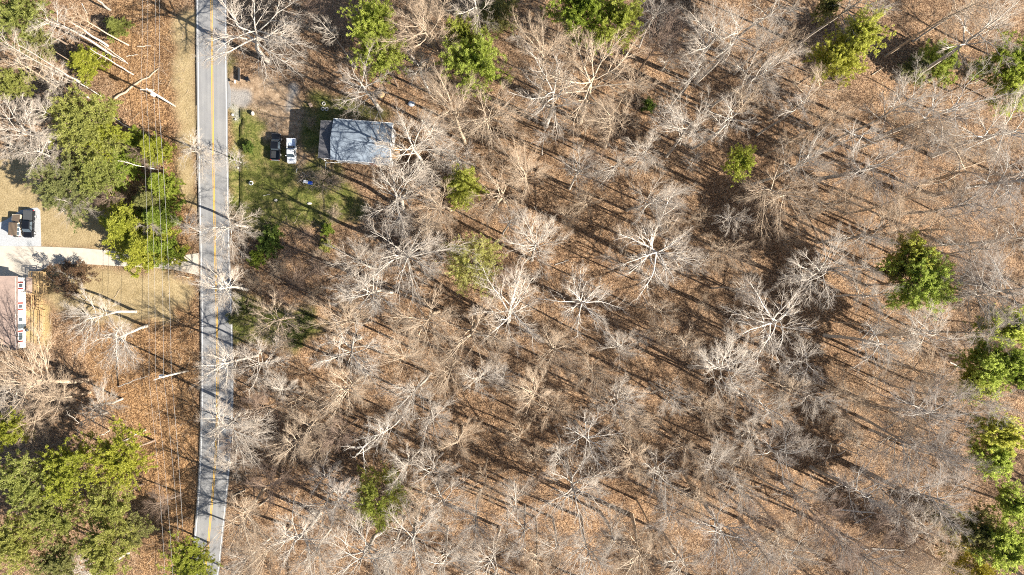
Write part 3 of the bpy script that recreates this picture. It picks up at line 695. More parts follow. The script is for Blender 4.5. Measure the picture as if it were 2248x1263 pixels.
# ------------------------------------------------------------------ hand-placed bare trees: px, py, radius px, style, tone, height
bare = [
 (585, 78, 128, 'spreading', 'pale', 22), (718, 18, 55, 'fan', 'brown', 18), (800, 168, 74, 'spreading', 'grey', 17), (905, 60, 78, 'fan', 'tan', 22),
 (1030, 18, 60, 'spreading', 'pale', 22), (945, 25, 45, 'fan', 'tan', 21), (925, 142, 52, 'spreading', 'grey', 16), (985, 205, 72, 'fan', 'tan', 20),
 (1075, 275, 82, 'fan', 'tan', 21), (1142, 372, 60, 'fan', 'tan', 19), (1208, 225, 92, 'spreading', 'pale', 22), (1300, 165, 118, 'spreading', 'tan', 23),
 (1190, 100, 78, 'fan', 'tan', 21), (1268, 362, 46, 'fan', 'pale', 14), (1335, 372, 48, 'fan', 'pale', 15), (1425, 30, 48, 'spreading', 'grey', 18),
 (1465, 78, 52, 'fan', 'brown', 20), (1545, 85, 70, 'fan', 'pale', 24), (1612, 80, 60, 'slender', 'pale', 25), (1700, 35, 55, 'slender', 'pale', 25),
 (1690, 160, 68, 'fan', 'pale', 23), (1528, 160, 42, 'slender', 'pale', 23), (1490, 265, 64, 'fan', 'pale', 22), (1602, 262, 52, 'slender', 'pale', 24),
 (1645, 215, 40, 'slender', 'tan', 22), (1468, 128, 28, 'sapling', 'pale', 12), (1415, 345, 46, 'fan', 'pale', 20), (1395, 185, 42, 'slender', 'tan', 20),
 (1455, 445, 62, 'fan', 'pale', 21), (1905, 28, 52, 'fan', 'pale', 23), (1745, 225, 45, 'slender', 'grey', 22), (1795, 195, 50, 'slender', 'tan', 22),
 (1785, 345, 58, 'fan', 'pale', 22), (1715, 445, 95, 'fan', 'tan', 22), (2000, 212, 70, 'fan', 'pale', 22), (2100, 235, 88, 'spreading', 'white', 22),
 (2190, 60, 100, 'spreading', 'pale', 20), (2190, 300, 90, 'fan', 'pale', 22), (2105, 395, 85, 'spreading', 'tan', 20), (1930, 375, 78, 'spreading', 'grey', 20),
 (1900, 300, 52, 'slender', 'white', 22), (2205, 415, 85, 'fan', 'grey', 22), (905, 315, 88, 'spreading', 'pale', 18), (880, 425, 85, 'spreading', 'pale', 16),
 (960, 300, 55, 'fan', 'pale', 17), (1000, 355, 48, 'sapling', 'grey', 12), (960, 470, 62, 'fan', 'tan', 17), (1090, 430, 70, 'spreading', 'tan', 17),
 (1165, 522, 66, 'fan', 'pale', 19), (1110, 645, 100, 'spreading', 'pale', 19), (1285, 652, 84, 'spreading', 'white', 18), (1370, 520, 38, 'sapling', 'tan', 11),
 (1280, 440, 35, 'sapling', 'tan', 11), (1245, 475, 32, 'sapling', 'tan', 10), (1455, 565, 105, 'spreading', 'white', 21), (1612, 490, 38, 'spreading', 'white', 14),
 (1600, 560, 46, 'fan', 'tan', 17), (1540, 575, 32, 'sapling', 'pale', 11), (1635, 630, 35, 'sapling', 'pale', 11), (1680, 708, 104, 'spreading', 'white', 20),
 (1800, 598, 76, 'spreading', 'pale', 20), (1895, 525, 48, 'fan', 'pale', 20), (1890, 588, 40, 'fan', 'pale', 18), (1905, 645, 48, 'fan', 'pale', 19),
 (1588, 792, 72, 'fan', 'pale', 20), (1520, 755, 40, 'slender', 'tan', 20), (1455, 735, 38, 'sapling', 'tan', 11), (1765, 800, 52, 'spreading', 'white', 15),
 (925, 572, 105, 'fan', 'pale', 19), (795, 650, 70, 'fan', 'pale', 17), (758, 690, 68, 'fan', 'tan', 16), (785, 562, 60, 'fan', 'pale', 15),
 (785, 782, 86, 'spreading', 'pale', 18), (925, 725, 80, 'fan', 'tan', 19), (895, 770, 60, 'fan', 'tan', 18), (575, 802, 62, 'spreading', 'pale', 15),
 (485, 808, 52, 'fan', 'pale', 14), (492, 518, 74, 'fan', 'pale', 13), (445, 345, 50, 'fan', 'pale', 9), (474, 632, 60, 'fan', 'pale', 12), (600, 705, 62, 'spreading', 'tan', 10),
 (528, 945, 78, 'fan', 'pale', 15), (1045, 740, 85, 'spreading', 'tan', 18), (1232, 772, 60, 'fan', 'tan', 18), (1362, 752, 46, 'fan', 'pale', 17),
 (1070, 822, 50, 'fan', 'pale', 18), (890, 882, 60, 'fan', 'pale', 18), (832, 945, 46, 'fan', 'white', 16), (755, 868, 62, 'fan', 'tan', 17),
 (695, 932, 52, 'fan', 'tan', 15), (795, 985, 52, 'snag', 'white', 16), (640, 985, 50, 'fan', 'tan', 14), (705, 1045, 52, 'spreading', 'grey', 14),
 (765, 1085, 50, 'fan', 'grey', 15), (870, 1042, 46, 'fan', 'pale', 15), (915, 1180, 88, 'spreading', 'pale', 18), (985, 1100, 72, 'spreading', 'pale', 17),
 (1072, 1075, 42, 'fan', 'tan', 15), (1135, 1165, 62, 'spreading', 'grey', 17), (1282, 1095, 88, 'spreading', 'pale', 19), (1300, 968, 70, 'spreading', 'white', 17),
 (1220, 895, 50, 'spreading', 'tan', 15), (1130, 960, 36, 'sapling', 'tan', 10), (1170, 1000, 32, 'sapling', 'tan', 10), (1370, 872, 52, 'fan', 'pale', 18),
 (1402, 930, 48, 'fan', 'tan', 17), (1482, 885, 44, 'fan', 'pale', 17), (1562, 905, 46, 'fan', 'tan', 18), (1580, 1000, 52, 'fan', 'pale', 18),
 (1455, 1060, 62, 'spreading', 'pale', 17), (1460, 1135, 48, 'fan', 'grey', 17), (1725, 985, 68, 'spreading', 'grey', 18), (1700, 908, 50, 'spreading', 'white', 17),
 (1640, 868, 46, 'spreading', 'pale', 16), (1590, 1185, 76, 'spreading', 'grey', 19), (1742, 1210, 70, 'spreading', 'pale', 19), (1665, 1130, 52, 'fan', 'brown', 16),
 (1900, 1065, 76, 'spreading', 'grey', 19), (1870, 985, 50, 'snag', 'pale', 17), (2035, 890, 92, 'fan', 'grey', 21), (2075, 1090, 92, 'fan', 'grey', 20),
 (2080, 985, 66, 'fan', 'grey', 21), (1965, 1180, 68, 'fan', 'brown', 18), (1850, 925, 42, 'fan', 'tan', 17), (640, 1180, 88, 'spreading', 'pale', 17),
 (790, 1215, 92, 'spreading', 'pale', 18), (545, 1165, 70, 'fan', 'tan', 15), (2185, 610, 92, 'fan', 'grey', 21), (2150, 665, 66, 'fan', 'pale', 20),
 (2020, 722, 70, 'fan', 'pale', 21), (1935, 765, 72, 'spreading', 'pale', 21), (2030, 830, 62, 'fan', 'tan', 18), (1075, 1240, 70, 'spreading', 'pale', 18),
 (1390, 1230, 72, 'fan', 'tan', 18), (1860, 1235, 62, 'fan', 'brown', 17), (2060, 1215, 60, 'fan', 'tan', 18), (2060, 500, 60, 'spreading', 'tan', 19),
 (1960, 470, 60, 'fan', 'tan', 19), (1865, 440, 55, 'fan', 'tan', 19), (2140, 545, 55, 'spreading', 'grey', 19), (1330, 270, 55, 'fan', 'tan', 20),
 (2125, 20, 50, 'slender', 'tan', 22), (1010, 960, 46, 'fan', 'tan', 15), (960, 920, 55, 'fan', 'pale', 16), (985, 830, 55, 'fan', 'tan', 17),
 (600, 1060, 50, 'fan', 'brown', 12), (560, 890, 44, 'fan', 'brown', 12), (655, 880, 44, 'sapling', 'tan', 10), (1160, 860, 52, 'fan', 'tan', 17),
 (1305, 830, 48, 'fan', 'tan', 17), (1045, 1165, 52, 'fan', 'grey', 16), (1510, 985, 40, 'slender', 'tan', 18), (1220, 1190, 55, 'fan', 'pale', 17),
 (1000, 1225, 60, 'fan', 'pale', 18), (1180, 1245, 62, 'spreading', 'tan', 18), (1290, 1235, 60, 'fan', 'pale', 18), (1490, 1235, 62, 'spreading', 'pale', 18),
 (700, 1130, 58, 'fan', 'pale', 16), (860, 1240, 60, 'spreading', 'pale', 17), (1660, 1230, 56, 'fan', 'grey', 18), (1800, 1140, 58, 'fan', 'brown', 17), (1520, 1110, 50, 'fan', 'tan', 17),
 (1380, 1010, 48, 'fan', 'tan', 17), (1215, 1010, 40, 'slender', 'pale', 18), (1990, 1000, 62, 'fan', 'grey', 19), (1980, 930, 52, 'fan', 'tan', 18), (1960, 1110, 56, 'spreading', 'grey', 18),
 (2060, 620, 46, 'fan', 'grey', 19), (2220, 520, 60, 'spreading', 'pale', 20), (2160, 720, 52, 'fan', 'grey', 19), (2110, 860, 46, 'fan', 'grey', 19), (2170, 890, 48, 'fan', 'pale', 19), (2115, 1020, 46, 'spreading', 'grey', 19),
 (2000, 300, 60, 'fan', 'tan', 20), (2060, 320, 56, 'fan', 'pale', 20), (1820, 280, 50, 'fan', 'tan', 20), (2130, 460, 60, 'fan', 'grey', 20), (2000, 420, 56, 'fan', 'tan', 19), (1650, 1020, 46, 'spreading', 'tan', 16), (520, 1240, 46, 'fan', 'pale', 12),
 (560, 1235, 60, 'fan', 'tan', 14), (690, 1240, 56, 'fan', 'pale', 15), (500, 1010, 40, 'fan', 'pale', 11), (740, 960, 44, 'fan', 'brown', 14), (690, 1000, 40, 'fan', 'tan', 13),
 (1700, 1175, 52, 'fan', 'tan', 17), (1845, 1195, 50, 'fan', 'grey', 17), (1930, 1240, 56, 'fan', 'grey', 18), (2015, 1150, 50, 'fan', 'pale', 18), (2020, 1250, 50, 'fan', 'tan', 17), (1760, 1085, 50, 'spreading', 'pale', 17),
 (1625, 1080, 46, 'fan', 'pale', 17), (1540, 1040, 44, 'fan', 'tan', 17), (1130, 1090, 46, 'fan', 'pale', 16), (1345, 1175, 52, 'fan', 'pale', 17), (1430, 1185, 46, 'fan', 'tan', 17), (900, 1105, 46, 'fan', 'tan', 16), (945, 1030, 48, 'spreading', 'pale', 16),
 (1640, 960, 44, 'fan', 'pale', 17), (1800, 880, 46, 'fan', 'pale', 18), (1860, 860, 44, 'fan', 'tan', 18), (1730, 840, 40, 'slender', 'tan', 19),
 # left of the road
 (40, 275, 66, 'spreading', 'pale', 17), (88, 238, 40, 'fan', 'pale', 14), (95, 330, 50, 'fan', 'pale', 13), (120, 55, 46, 'slender', 'pale', 21),
 (60, 140, 40, 'slender', 'tan', 22), (125, 178, 44, 'fan', 'pale', 15), (175, 42, 30, 'slender', 'tan', 17), (30, 105, 36, 'slender', 'pale', 22),
 (165, 455, 44, 'fan', 'pale', 9), (235, 440, 34, 'fan', 'brown', 6), (190, 708, 62, 'fan', 'pale', 14), (262, 765, 60, 'fan', 'white', 13), (40, 815, 90, 'fan', 'tan', 16),
 (110, 860, 56, 'fan', 'tan', 14), (228, 880, 48, 'fan', 'pale', 11), (85, 925, 50, 'fan', 'tan', 14), (20, 870, 45, 'fan', 'pale', 14), (190, 930, 46, 'snag', 'pale', 12),
 (170, 1255, 55, 'fan', 'pale', 13), (345, 1110, 36, 'fan', 'brown', 7), (305, 345, 28, 'fan', 'brown', 5), (330, 500, 30, 'fan', 'grey', 6), (25, 330, 40, 'fan', 'pale', 14),
 (420, 488, 30, 'fan', 'pale', 8), (105, 1100, 40, 'fan', 'grey', 12), (395, 605, 22, 'sapling', 'tan', 4),
]
for (px, py, r, st, tone, h) in bare:
    for gx_, gy_, rg in GREEN_PX:                      # keep bare crowns from growing over the green ones
        if px > 560 and rg > 28:
            d_ = math.hypot(px - gx_, py - gy_) or 1.0; need = rg * 0.8 + r * 0.75
            if d_ < need: px += (px - gx_) / d_ * (need - d_) * 0.85; py += (py - gy_) / d_ * (need - d_) * 0.85
    put_bare(px, py, r, st, tone, h * (1.22 if px > 740 and st != 'sapling' else 1.0))
# bushes in and round the yard
for (px, py, r, tone, h) in [(708, 392, 34, 'tan', 2.6), (738, 398, 24, 'tan', 2.2), (683, 268, 14, 'tan', 2.2), (640, 560, 26, 'brown', 2.4), (700, 590, 30, 'brown', 2.6), (650, 620, 34, 'brown', 2.8), (610, 590, 28, 'tan', 2.6),
                             (735, 470, 20, 'tan', 2.0), (560, 620, 26, 'tan', 2.8), (675, 520, 24, 'brown', 2.4), (610, 650, 26, 'brown', 2.5), (520, 480, 22, 'tan', 2.4), (690, 650, 28, 'tan', 2.6), (545, 770, 22, 'brown', 2.2),
                             (318, 520, 26, 'grey', 4), (332, 355, 24, 'grey', 3.5), (620, 760, 28, 'tan', 2.6), (700, 560, 22, 'tan', 2.4), (590, 960, 30, 'brown', 2.6), (570, 1020, 30, 'brown', 2.6)]:
    put_bare(px, py, r, 'bush', tone, h)

# trees that fill the rest of the woods
def forest_ok(px, py):
    if px > 535 and 490 > py > 165 and px < 880: return False
    if px > 500 and px < 745 and 440 < py < 790: return False
    if px < 520: return False
    return True
pts = [(t[6][0], t[6][1], 3.4) for t in TREES if t[3] != 'bush'] + [(x, y, 3.0) for x, y in TREES_XY]
fr = random.Random(21); added = 0; tries = 0
while added < 66 and tries < 20000:
    tries += 1
    x = fr.uniform(-58, 98); y = fr.uniform(-54, 55)
    px, py = PX(x, y)
    if not forest_ok(px, py): continue
    if any((x - a) ** 2 + (y - b_) ** 2 < d * d for a, b_, d in pts): continue
    inner = px > 760
    st = fr.choices(['slender', 'sapling', 'fan'], [0.42, 0.42, 0.16])[0] if inner else fr.choices(['sapling', 'fan'], [0.7, 0.3])[0]
    h = {'slender': fr.uniform(17, 25), 'sapling': fr.uniform(6, 12), 'fan': fr.uniform(13, 19)}[st] * (1 if inner else 0.7)
    rp = {'slender': fr.uniform(24, 40), 'sapling': fr.uniform(18, 32), 'fan': fr.uniform(28, 44)}[st]
    cz = BARE[st][0]['cz'] / BARE[st][0]['Ht'] * h
    q = PX(x, y, cz)
    if any(math.hypot(q[0] - a, q[1] - b_) < rg + 0.6 * rp for a, b_, rg in GREEN_PX): continue
    put_bare(q[0], q[1], rp, st, fr.choice(['tan', 'pale', 'grey', 'tan', 'brown']), h)
    pts.append((x, y, 3.4)); added += 1


# the woods go on past the right and lower edges of the photograph
for k in range(44):  # trees out of view, added mainly for the long shadows they throw in
    if k < 24: x, y = fr.uniform(101, 138), fr.uniform(-85, 50)
    else: x, y = fr.uniform(-50, 100), fr.uniform(-84, -60)
    st = fr.choice(['fan', 'spreading', 'fan', 'slender']); h = fr.uniform(17, 23)
    q = PX(x, y, BARE[st][0]['cz'] / BARE[st][0]['Ht'] * h)
    put_bare(q[0], q[1], fr.uniform(45, 75), st, fr.choice(['tan', 'pale', 'grey']), h)

# ------------------------------------------------------------------ materials for buildings, vehicles and small things
def shingles(name, col, dark):
    m, nt, b, out = new_mat(name)
    tc = nt.nodes.new('ShaderNodeTexCoord')
    br = nt.nodes.new('ShaderNodeTexBrick'); br.inputs['Scale'].default_value = 1.0
    br.inputs['Brick Width'].default_value = 0.33; br.inputs['Row Height'].default_value = 0.15; br.inputs['Mortar Size'].default_value = 0.008
    br.inputs['Color1'].default_value = (*col, 1); br.inputs['Color2'].default_value = (*[c * 0.85 for c in col], 1); br.inputs['Mortar'].default_value = (*dark, 1)
    nt.links.new(tc.outputs['Object'], br.inputs['Vector'])
    f = noise(nt, tc.outputs['Object'], 0.7, 5.0, 0.7)
    c = mixc(nt, 1.0, br.outputs[0], ramp(nt, f, [(0.3, (0.82, 0.83, 0.85)), (0.7, (1.12, 1.1, 1.08))]), 'MULTIPLY')
    nt.links.new(c, b.inputs['Base Color']); b.inputs['Roughness'].default_value = 0.85
shingles('roof_slate_blue', (0.235, 0.285, 0.345), (0.12, 0.15, 0.19))
shingles('roof_dark_grey', (0.105, 0.105, 0.115), (0.06, 0.06, 0.065))
shingles('roof_pink_brown', (0.235, 0.175, 0.148), (0.16, 0.115, 0.10))
simple('white_siding', (0.80, 0.80, 0.79), 0.6, 0.05, 2.0); simple('trim_white', (0.84, 0.84, 0.82), 0.5, 0.04)
simple('window_glass', (0.06, 0.08, 0.10), 0.08, 0.2, 1.0, spec=0.6); simple('shutter_red', (0.20, 0.035, 0.03), 0.5, 0.15)
simple('deck_wood', (0.38, 0.26, 0.125), 0.75, 0.22, 2.0); simple('porch_boards', (0.42, 0.31, 0.25), 0.8, 0.15, 2.0)
simple('brick_red', (0.30, 0.13, 0.09), 0.85, 0.2, 4.0); simple('insulation_orange', (0.55, 0.28, 0.07), 0.9, 0.2, 3.0)
simple('car_black', (0.007, 0.008, 0.011), 0.3, 0.1, 1.0, coat=0.15, spec=0.3); simple('car_white', (0.80, 0.81, 0.82), 0.3, 0.03, 1.0, coat=0.4)
simple('car_brown', (0.115, 0.085, 0.06), 0.45, 0.1); simple('car_beige', (0.55, 0.47, 0.36), 0.4, 0.06); simple('rubber', (0.025, 0.025, 0.025), 0.8, 0.2)
simple('chrome', (0.75, 0.75, 0.76), 0.2, 0.05, metal=0.7); simple('tail_red', (0.55, 0.01, 0.01), 0.3, 0.1); simple('lamp_clear', (0.85, 0.86, 0.88), 0.15, 0.03)
simple('bed_cover', (0.055, 0.058, 0.062), 0.6, 0.1); simple('bed_liner', (0.42, 0.50, 0.66), 0.6, 0.15, 3.0); simple('black_plastic', (0.03, 0.032, 0.036), 0.45, 0.15)
simple('pole_wood', (0.55, 0.50, 0.43), 0.8, 0.15, 3.0); simple('transformer_grey', (0.74, 0.75, 0.76), 0.4, 0.05); simple('wire_metal', (0.26, 0.255, 0.25), 0.5, 0.05)
simple('insulator', (0.35, 0.30, 0.27), 0.3, 0.1); simple('stone_pale', (0.45, 0.42, 0.37), 0.9, 0.25, 4.0, bump=0.3); simple('tarp_blue', (0.02, 0.09, 0.50), 0.5, 0.15)
simple('cooler_white', (0.74, 0.76, 0.80), 0.5, 0.05); simple('rail_white', (0.78, 0.78, 0.76), 0.5, 0.05); simple('tarp_grey', (0.42, 0.47, 0.55), 0.6, 0.2, 6.0)

# ------------------------------------------------------------------ grey-roofed house
def frame_pt(o, rz, p):
    c, s = math.cos(rz), math.sin(rz); return (o[0] + p[0] * c - p[1] * s, o[1] + p[0] * s + p[1] * c)
HR = math.radians(-4.5); HO = (-29.37, 28.57)
house = thing('house', 'tall house with a slate-blue gable roof and dark porch roof at its left', 'house', (HO[0], HO[1], 0), HR)
LAND.append(('the slate-blue roofed house', 795, 310))
Lx, Dy, EZ, RZ = 11.6, 7.9, 5.25, 6.45
hx, hy = Lx / 2, Dy / 2
wx, wy = hx - 0.3, hy - 0.35
mb = MB()
t = 0.15
mb.box((0, -wy + t / 2, 2.5), (2 * wx, t, 5.0)); mb.box((0, wy - t / 2, 2.5), (2 * wx, t, 5.0))
for sx in (-1, 1):
    mb.prism([], 0, 0) if False else None
    x0 = sx * wx; x1 = sx * (wx - t)
    prof = [(-wy + t, 0.0), (wy - t, 0.0), (wy - t, 5.05), (0, RZ - 0.12), (-wy + t, 5.05)]
    mb.add([(x0, a, z) for a, z in prof] + [(x1, a, z) for a, z in prof], [(0, 1, 2, 3, 4), (9, 8, 7, 6, 5)] + [(i, (i + 1) % 5, 5 + (i + 1) % 5, 5 + i) for i in range(5)])
mb.build('wall', 'white_siding', house)
slope_len = math.hypot(hy, RZ - EZ); ang = math.atan2(RZ - EZ, hy)
for sy in (-1, 1):
    mb = MB(); mb.box((0, 0, 0), (Lx, slope_len, 0.10))
    r = mb.build('roof', 'roof_slate_blue', house); r.location = (0, sy * hy / 2, (EZ + RZ) / 2); r.rotation_euler = (-sy * ang, 0, 0)
mb = MB(); mb.bar((-hx, 0, RZ + 0.05), (hx, 0, RZ + 0.05), 0.26, 0.05); mb.build('ridge_cap', 'roof_slate_blue', house)
mb = MB(); mb.box((0, -hy - 0.05, EZ - 0.02), (Lx, 0.12, 0.14)); mb.build('gutter', 'trim_white', house)
mb = MB(); mb.box((0, hy + 0.05, EZ - 0.02), (Lx, 0.12, 0.14)); mb.build('gutter', 'trim_white', house)
for sy in (-1, 1):
    mb = MB(); mb.bar((hx + 0.06, sy * (hy + 0.03), EZ - 0.03), (hx + 0.06, 0, RZ + 0.0), 0.12, 0.26); mb.build('rake_board', 'trim_white', house)
for x in (-4, -1.2, 1.6, 4.2):
    for z in (1.4, 3.9):
        if x == 1.6 and z == 1.4: continue
        mb = MB(); mb.box((x, -wy - 0.03, z), (1.1, 0.06, 1.3)); w_ = mb.build('window', 'trim_white', house)
        mb = MB(); mb.box((x, -wy - 0.065, z), (0.9, 0.02, 1.1)); mb.build('pane', 'window_glass', w_)
mb = MB(); mb.box((1.6, -wy - 0.03, 1.05), (1.0, 0.06, 2.1)); dr_ = mb.build('door', 'shutter_red', house)
mb = MB(); mb.box((1.95, -wy - 0.08, 1.05), (0.05, 0.05, 0.12)); mb.build('handle', 'chrome', dr_)
mb = MB(); mb.box((wx + 0.03, 1.0, 3.9), (0.06, 1.1, 1.3)); w_ = mb.build('window', 'trim_white', house)
mb = MB(); mb.box((wx + 0.065, 1.0, 3.9), (0.02, 0.9, 1.1)); mb.build('pane', 'window_glass', w_)
mb = MB(); mb.box((wx + 0.6, -1.2, 0.9), (1.1, 2.2, 1.8)); mb.build('side_lean_to', 'insulation_orange', house)
# porch at the left end
pr = MB(); px0, px1 = -hx - 2.55, -wx - 0.02
pr.add([(px0, -hy + 0.05, 4.95), (px1, -hy + 0.25, 5.18), (px1, hy - 0.35, 5.18), (px0, hy - 0.45, 4.95),
        (px0, -hy + 0.05, 5.07), (px1, -hy + 0.25, 5.30), (px1, hy - 0.35, 5.30), (px0, hy - 0.45, 5.07)],
       [(3, 2, 1, 0), (4, 5, 6, 7), (0, 1, 5, 4), (1, 2, 6, 5), (2, 3, 7, 6), (3, 0, 4, 7)])
pr.build('porch_roof', 'roof_dark_grey', house)
for yy in (-hy + 0.4, -1.2, 1.2, hy - 0.8):
    mb = MB(); mb.box((px0 + 0.2, yy, 2.47), (0.14, 0.14, 4.94)); mb.build('porch_post', 'trim_white', house)
for k in range(8):
    mb = MB(); mb.box(((px0 + px1) / 2, -hy + 0.75 + k * 0.86, 2.55), (px1 - px0 - 0.1, 0.84, 0.08)); mb.build('floor_board', 'porch_boards', house)
mb = MB(); mb.bar((px0 + 0.2, -hy + 0.4, 3.5), (px0 + 0.2, hy - 0.8, 3.5), 0.08, 0.08); mb.build('porch_rail', 'trim_white', house)
mb = MB(); mb.box(((px0 + px1) / 2 + 0.5, -hy + 0.12, 4.86), (1.4, 0.1, 0.18)); mb.build('fascia', 'trim_white', house)
# rail by the front steps
hr = thing('handrail', 'thin white handrail standing in front of the slate-blue roofed house', 'handrail', (*W(715, 357, 1), 0))
pts_ = [(0, -1.15), (0, 0), (1.6, 0), (3.0, -0.05)]
for a_, b_ in zip(pts_[:-1], pts_[1:]):
    mb = MB(); mb.bar((*a_, 1.0), (*b_, 1.0), 0.08, 0.08); mb.build('rail', 'rail_white', hr)
for a_ in pts_:
    mb = MB(); mb.bar((*a_, 0), (*a_, 1.0), 0.06, 0.06); mb.build('post', 'rail_white', hr)

# ------------------------------------------------------------------ house at the left edge with deck
WX = W(57, 0)[0]; Y0 = W(0, 610)[1]; Y1 = W(0, 763)[1]
lh = thing('house', 'long white-sided house with pinkish brown roof at the left edge', 'house', (WX, (Y0 + Y1) / 2, 0))
LAND.append(('the pink-brown roof at the left', 40, 690))
hl = (Y0 - Y1) / 2; Wd = 8.4; EZ, RZ = 2.75, 4.5
mb = MB(); mb.box((-0.08, 0, 1.4), (0.16, 2 * hl, 2.8)); mb.box((-Wd + 0.08, 0, 1.4), (0.16, 2 * hl, 2.8))
for sy in (-1, 1):
    prof = [(-0.16, 0), (-Wd + 0.16, 0), (-Wd + 0.16, 2.75), (-Wd / 2, RZ - 0.12), (-0.16, 2.75)]
    y0 = sy * hl; y1 = sy * (hl - 0.15)
    mb.add([(a_, y0, z) for a_, z in prof] + [(a_, y1, z) for a_, z in prof], [(0, 1, 2, 3, 4), (9, 8, 7, 6, 5)] + [(i, (i + 1) % 5, 5 + (i + 1) % 5, 5 + i) for i in range(5)])
mb.build('wall', 'white_siding', lh)
ov = 0.32; run = Wd / 2 + ov; sl = math.hypot(run, RZ - 2.6); an = math.atan2(RZ - 2.6, run)
for s_ in (1, -1):
    mb = MB(); mb.box((0, 0, 0), (sl, 2 * hl + 0.6, 0.10)); r = mb.build('roof', 'roof_pink_brown', lh)
    r.location = (-Wd / 2 + s_ * run / 2, 0, (RZ + 2.6) / 2); r.rotation_euler = (0, s_ * an, 0)
mb = MB(); mb.box((-Wd / 2 - 0.2, hl - 1.0, 4.6), (0.8, 0.8, 1.7)); mb.build('chimney', 'brick_red', lh)
for pyw in (627, 672, 701, 733, 741.5):
    yc = W(0, pyw)[1] - (Y0 + Y1) / 2
    big = pyw == 701
    mb = MB(); mb.box((0.03, yc, 1.55), (0.06, 0.9 if not big else 1.0, 1.3)); w_ = mb.build('window', 'trim_white', lh)
    mb = MB(); mb.box((0.065, yc, 1.55), (0.02, 0.7 if not big else 0.8, 1.1)); mb.build('pane', 'window_glass', w_)
    if pyw not in (701,):
        for sgn in ((1, -1) if pyw in (627, 672) else ((1,) if pyw == 733 else (-1,))):
            mb = MB(); mb.box((0.04, yc + sgn * 0.62, 1.55), (0.07, 0.32, 1.3)); mb.build('shutter', 'shutter_red', lh)
mb = MB(); mb.box((0.035, W(0, 716)[1] - (Y0 + Y1) / 2, 1.1), (0.07, 0.95, 2.1)); d_ = mb.build('door', 'window_glass', lh)
mb = MB(); mb.box((0.09, W(0, 712.5)[1] - (Y0 + Y1) / 2, 1.1), (0.05, 0.06, 0.12)); mb.build('handle', 'chrome', d_)

dk = thing('wooden_deck', 'golden wooden deck with railings and steps beside the pink-brown roof', 'deck', (0, 0, 0))
LAND.append(('the wooden deck', 88, 630))
def deck_boards(xa, xb, ya, yb, z, along_x=True, mat='deck_wood', pitch=0.30):
    n = max(1, int(abs(yb - ya) / pitch)); step = (yb - ya) / n
    for k in range(n):
        mb = MB(); mb.box(((xa + xb) / 2, ya + (k + 0.5) * step, z), (xb - xa, abs(step) - 0.025, 0.05)); mb.build('plank', mat, dk)
def rail(pts, z, h=0.95):
    for a_, b_ in zip(pts[:-1], pts[1:]):
        za = a_[2] if len(a_) > 2 else z; zb = b_[2] if len(b_) > 2 else z
        for hh_ in (h, h * 0.5):
            mb = MB(); mb.bar((a_[0], a_[1], za + hh_), (b_[0], b_[1], zb + hh_), 0.11, 0.06); mb.build('rail', 'deck_wood', dk)
        n = max(1, int(math.hypot(b_[0] - a_[0], b_[1] - a_[1]) / 1.3))
        for k in range(n + 1):
            f_ = k / n; x = a_[0] + (b_[0] - a_[0]) * f_; y = a_[1] + (b_[1] - a_[1]) * f_; zz = za + (zb - za) * f_
            mb = MB(); mb.bar((x, y, 0), (x, y, zz + h + 0.04), 0.10, 0.10); mb.build('post', 'deck_wood', dk)
xa, xb = W(71, 0, 0.9)[0], W(103, 0, 0.9)[0]; ya, yb = W(0, 597, .9)[1], W(0, 646, .9)[1]; xw = W(58, 0, .9)[0]
deck_boards(xa, xb, yb, ya, 0.88)
deck_boards(xw, xa - 0.05, W(0, 645, .9)[1], W(0, 609, .9)[1], 0.88, mat='porch_boards')
rail([(xb, yb), (xb, ya), (xa, ya), (xa, W(0, 609, .9)[1])], 0.9); rail([(W(88, 0, .9)[0], yb), (W(88, 0, .9)[0], ya)], 0.9)
rail([(xw + 0.1, W(0, 645, .9)[1]), (xa, W(0, 645, .9)[1])], 0.9)
n_st = 6; ys = W(0, 680)[1]; xs0, xs1 = W(80, 0, .5)[0], W(97, 0, .5)[0]
for k in range(n_st):
    f_ = (k + 0.5) / n_st; mb = MB(); mb.box(((xs0 + xs1) / 2 - 0.55 * f_, yb + (ys - yb) * f_, 0.85 * (1 - f_)), (xs1 - xs0, 0.42, 0.06)); mb.build('step', 'deck_wood', dk)
rail([(xs0, yb, 0.9), (xs0 - 0.6, ys, 0.12)], 0); rail([(xs1, yb, 0.9), (xs1 - 0.6, ys, 0.12)], 0)
yr0, yr1 = W(0, 681)[1], W(0, 757)[1]
deck_boards(W(84, 0)[0], W(99, 0)[0], yr1, yr0, 0.16)
rail([(W(83, 0)[0], yr0), (W(83, 0)[0], yr1)], 0.15, 0.8); rail([(W(100, 0)[0], yr0), (W(100, 0)[0], yr1)], 0.15, 0.8)
gl = thing('patio_grill', 'dark patio grill on the straw bed beside the white wall', 'grill', (*W(66, 724), 0))
mb = MB(); mb.lathe([(0.02, 0.75), (0.32, 0.8), (0.36, 0.95), (0.28, 1.12), (0.02, 1.2)], n=14); mb.build('lid', 'black_plastic', gl, True)
for k in range(3):
    a_ = k * 2.094; mb = MB(); mb.tube((0.15 * math.cos(a_), 0.15 * math.sin(a_), 0.78), (0.35 * math.cos(a_), 0.35 * math.sin(a_), 0), 0.025, n=6); mb.build('leg', 'chrome', gl)

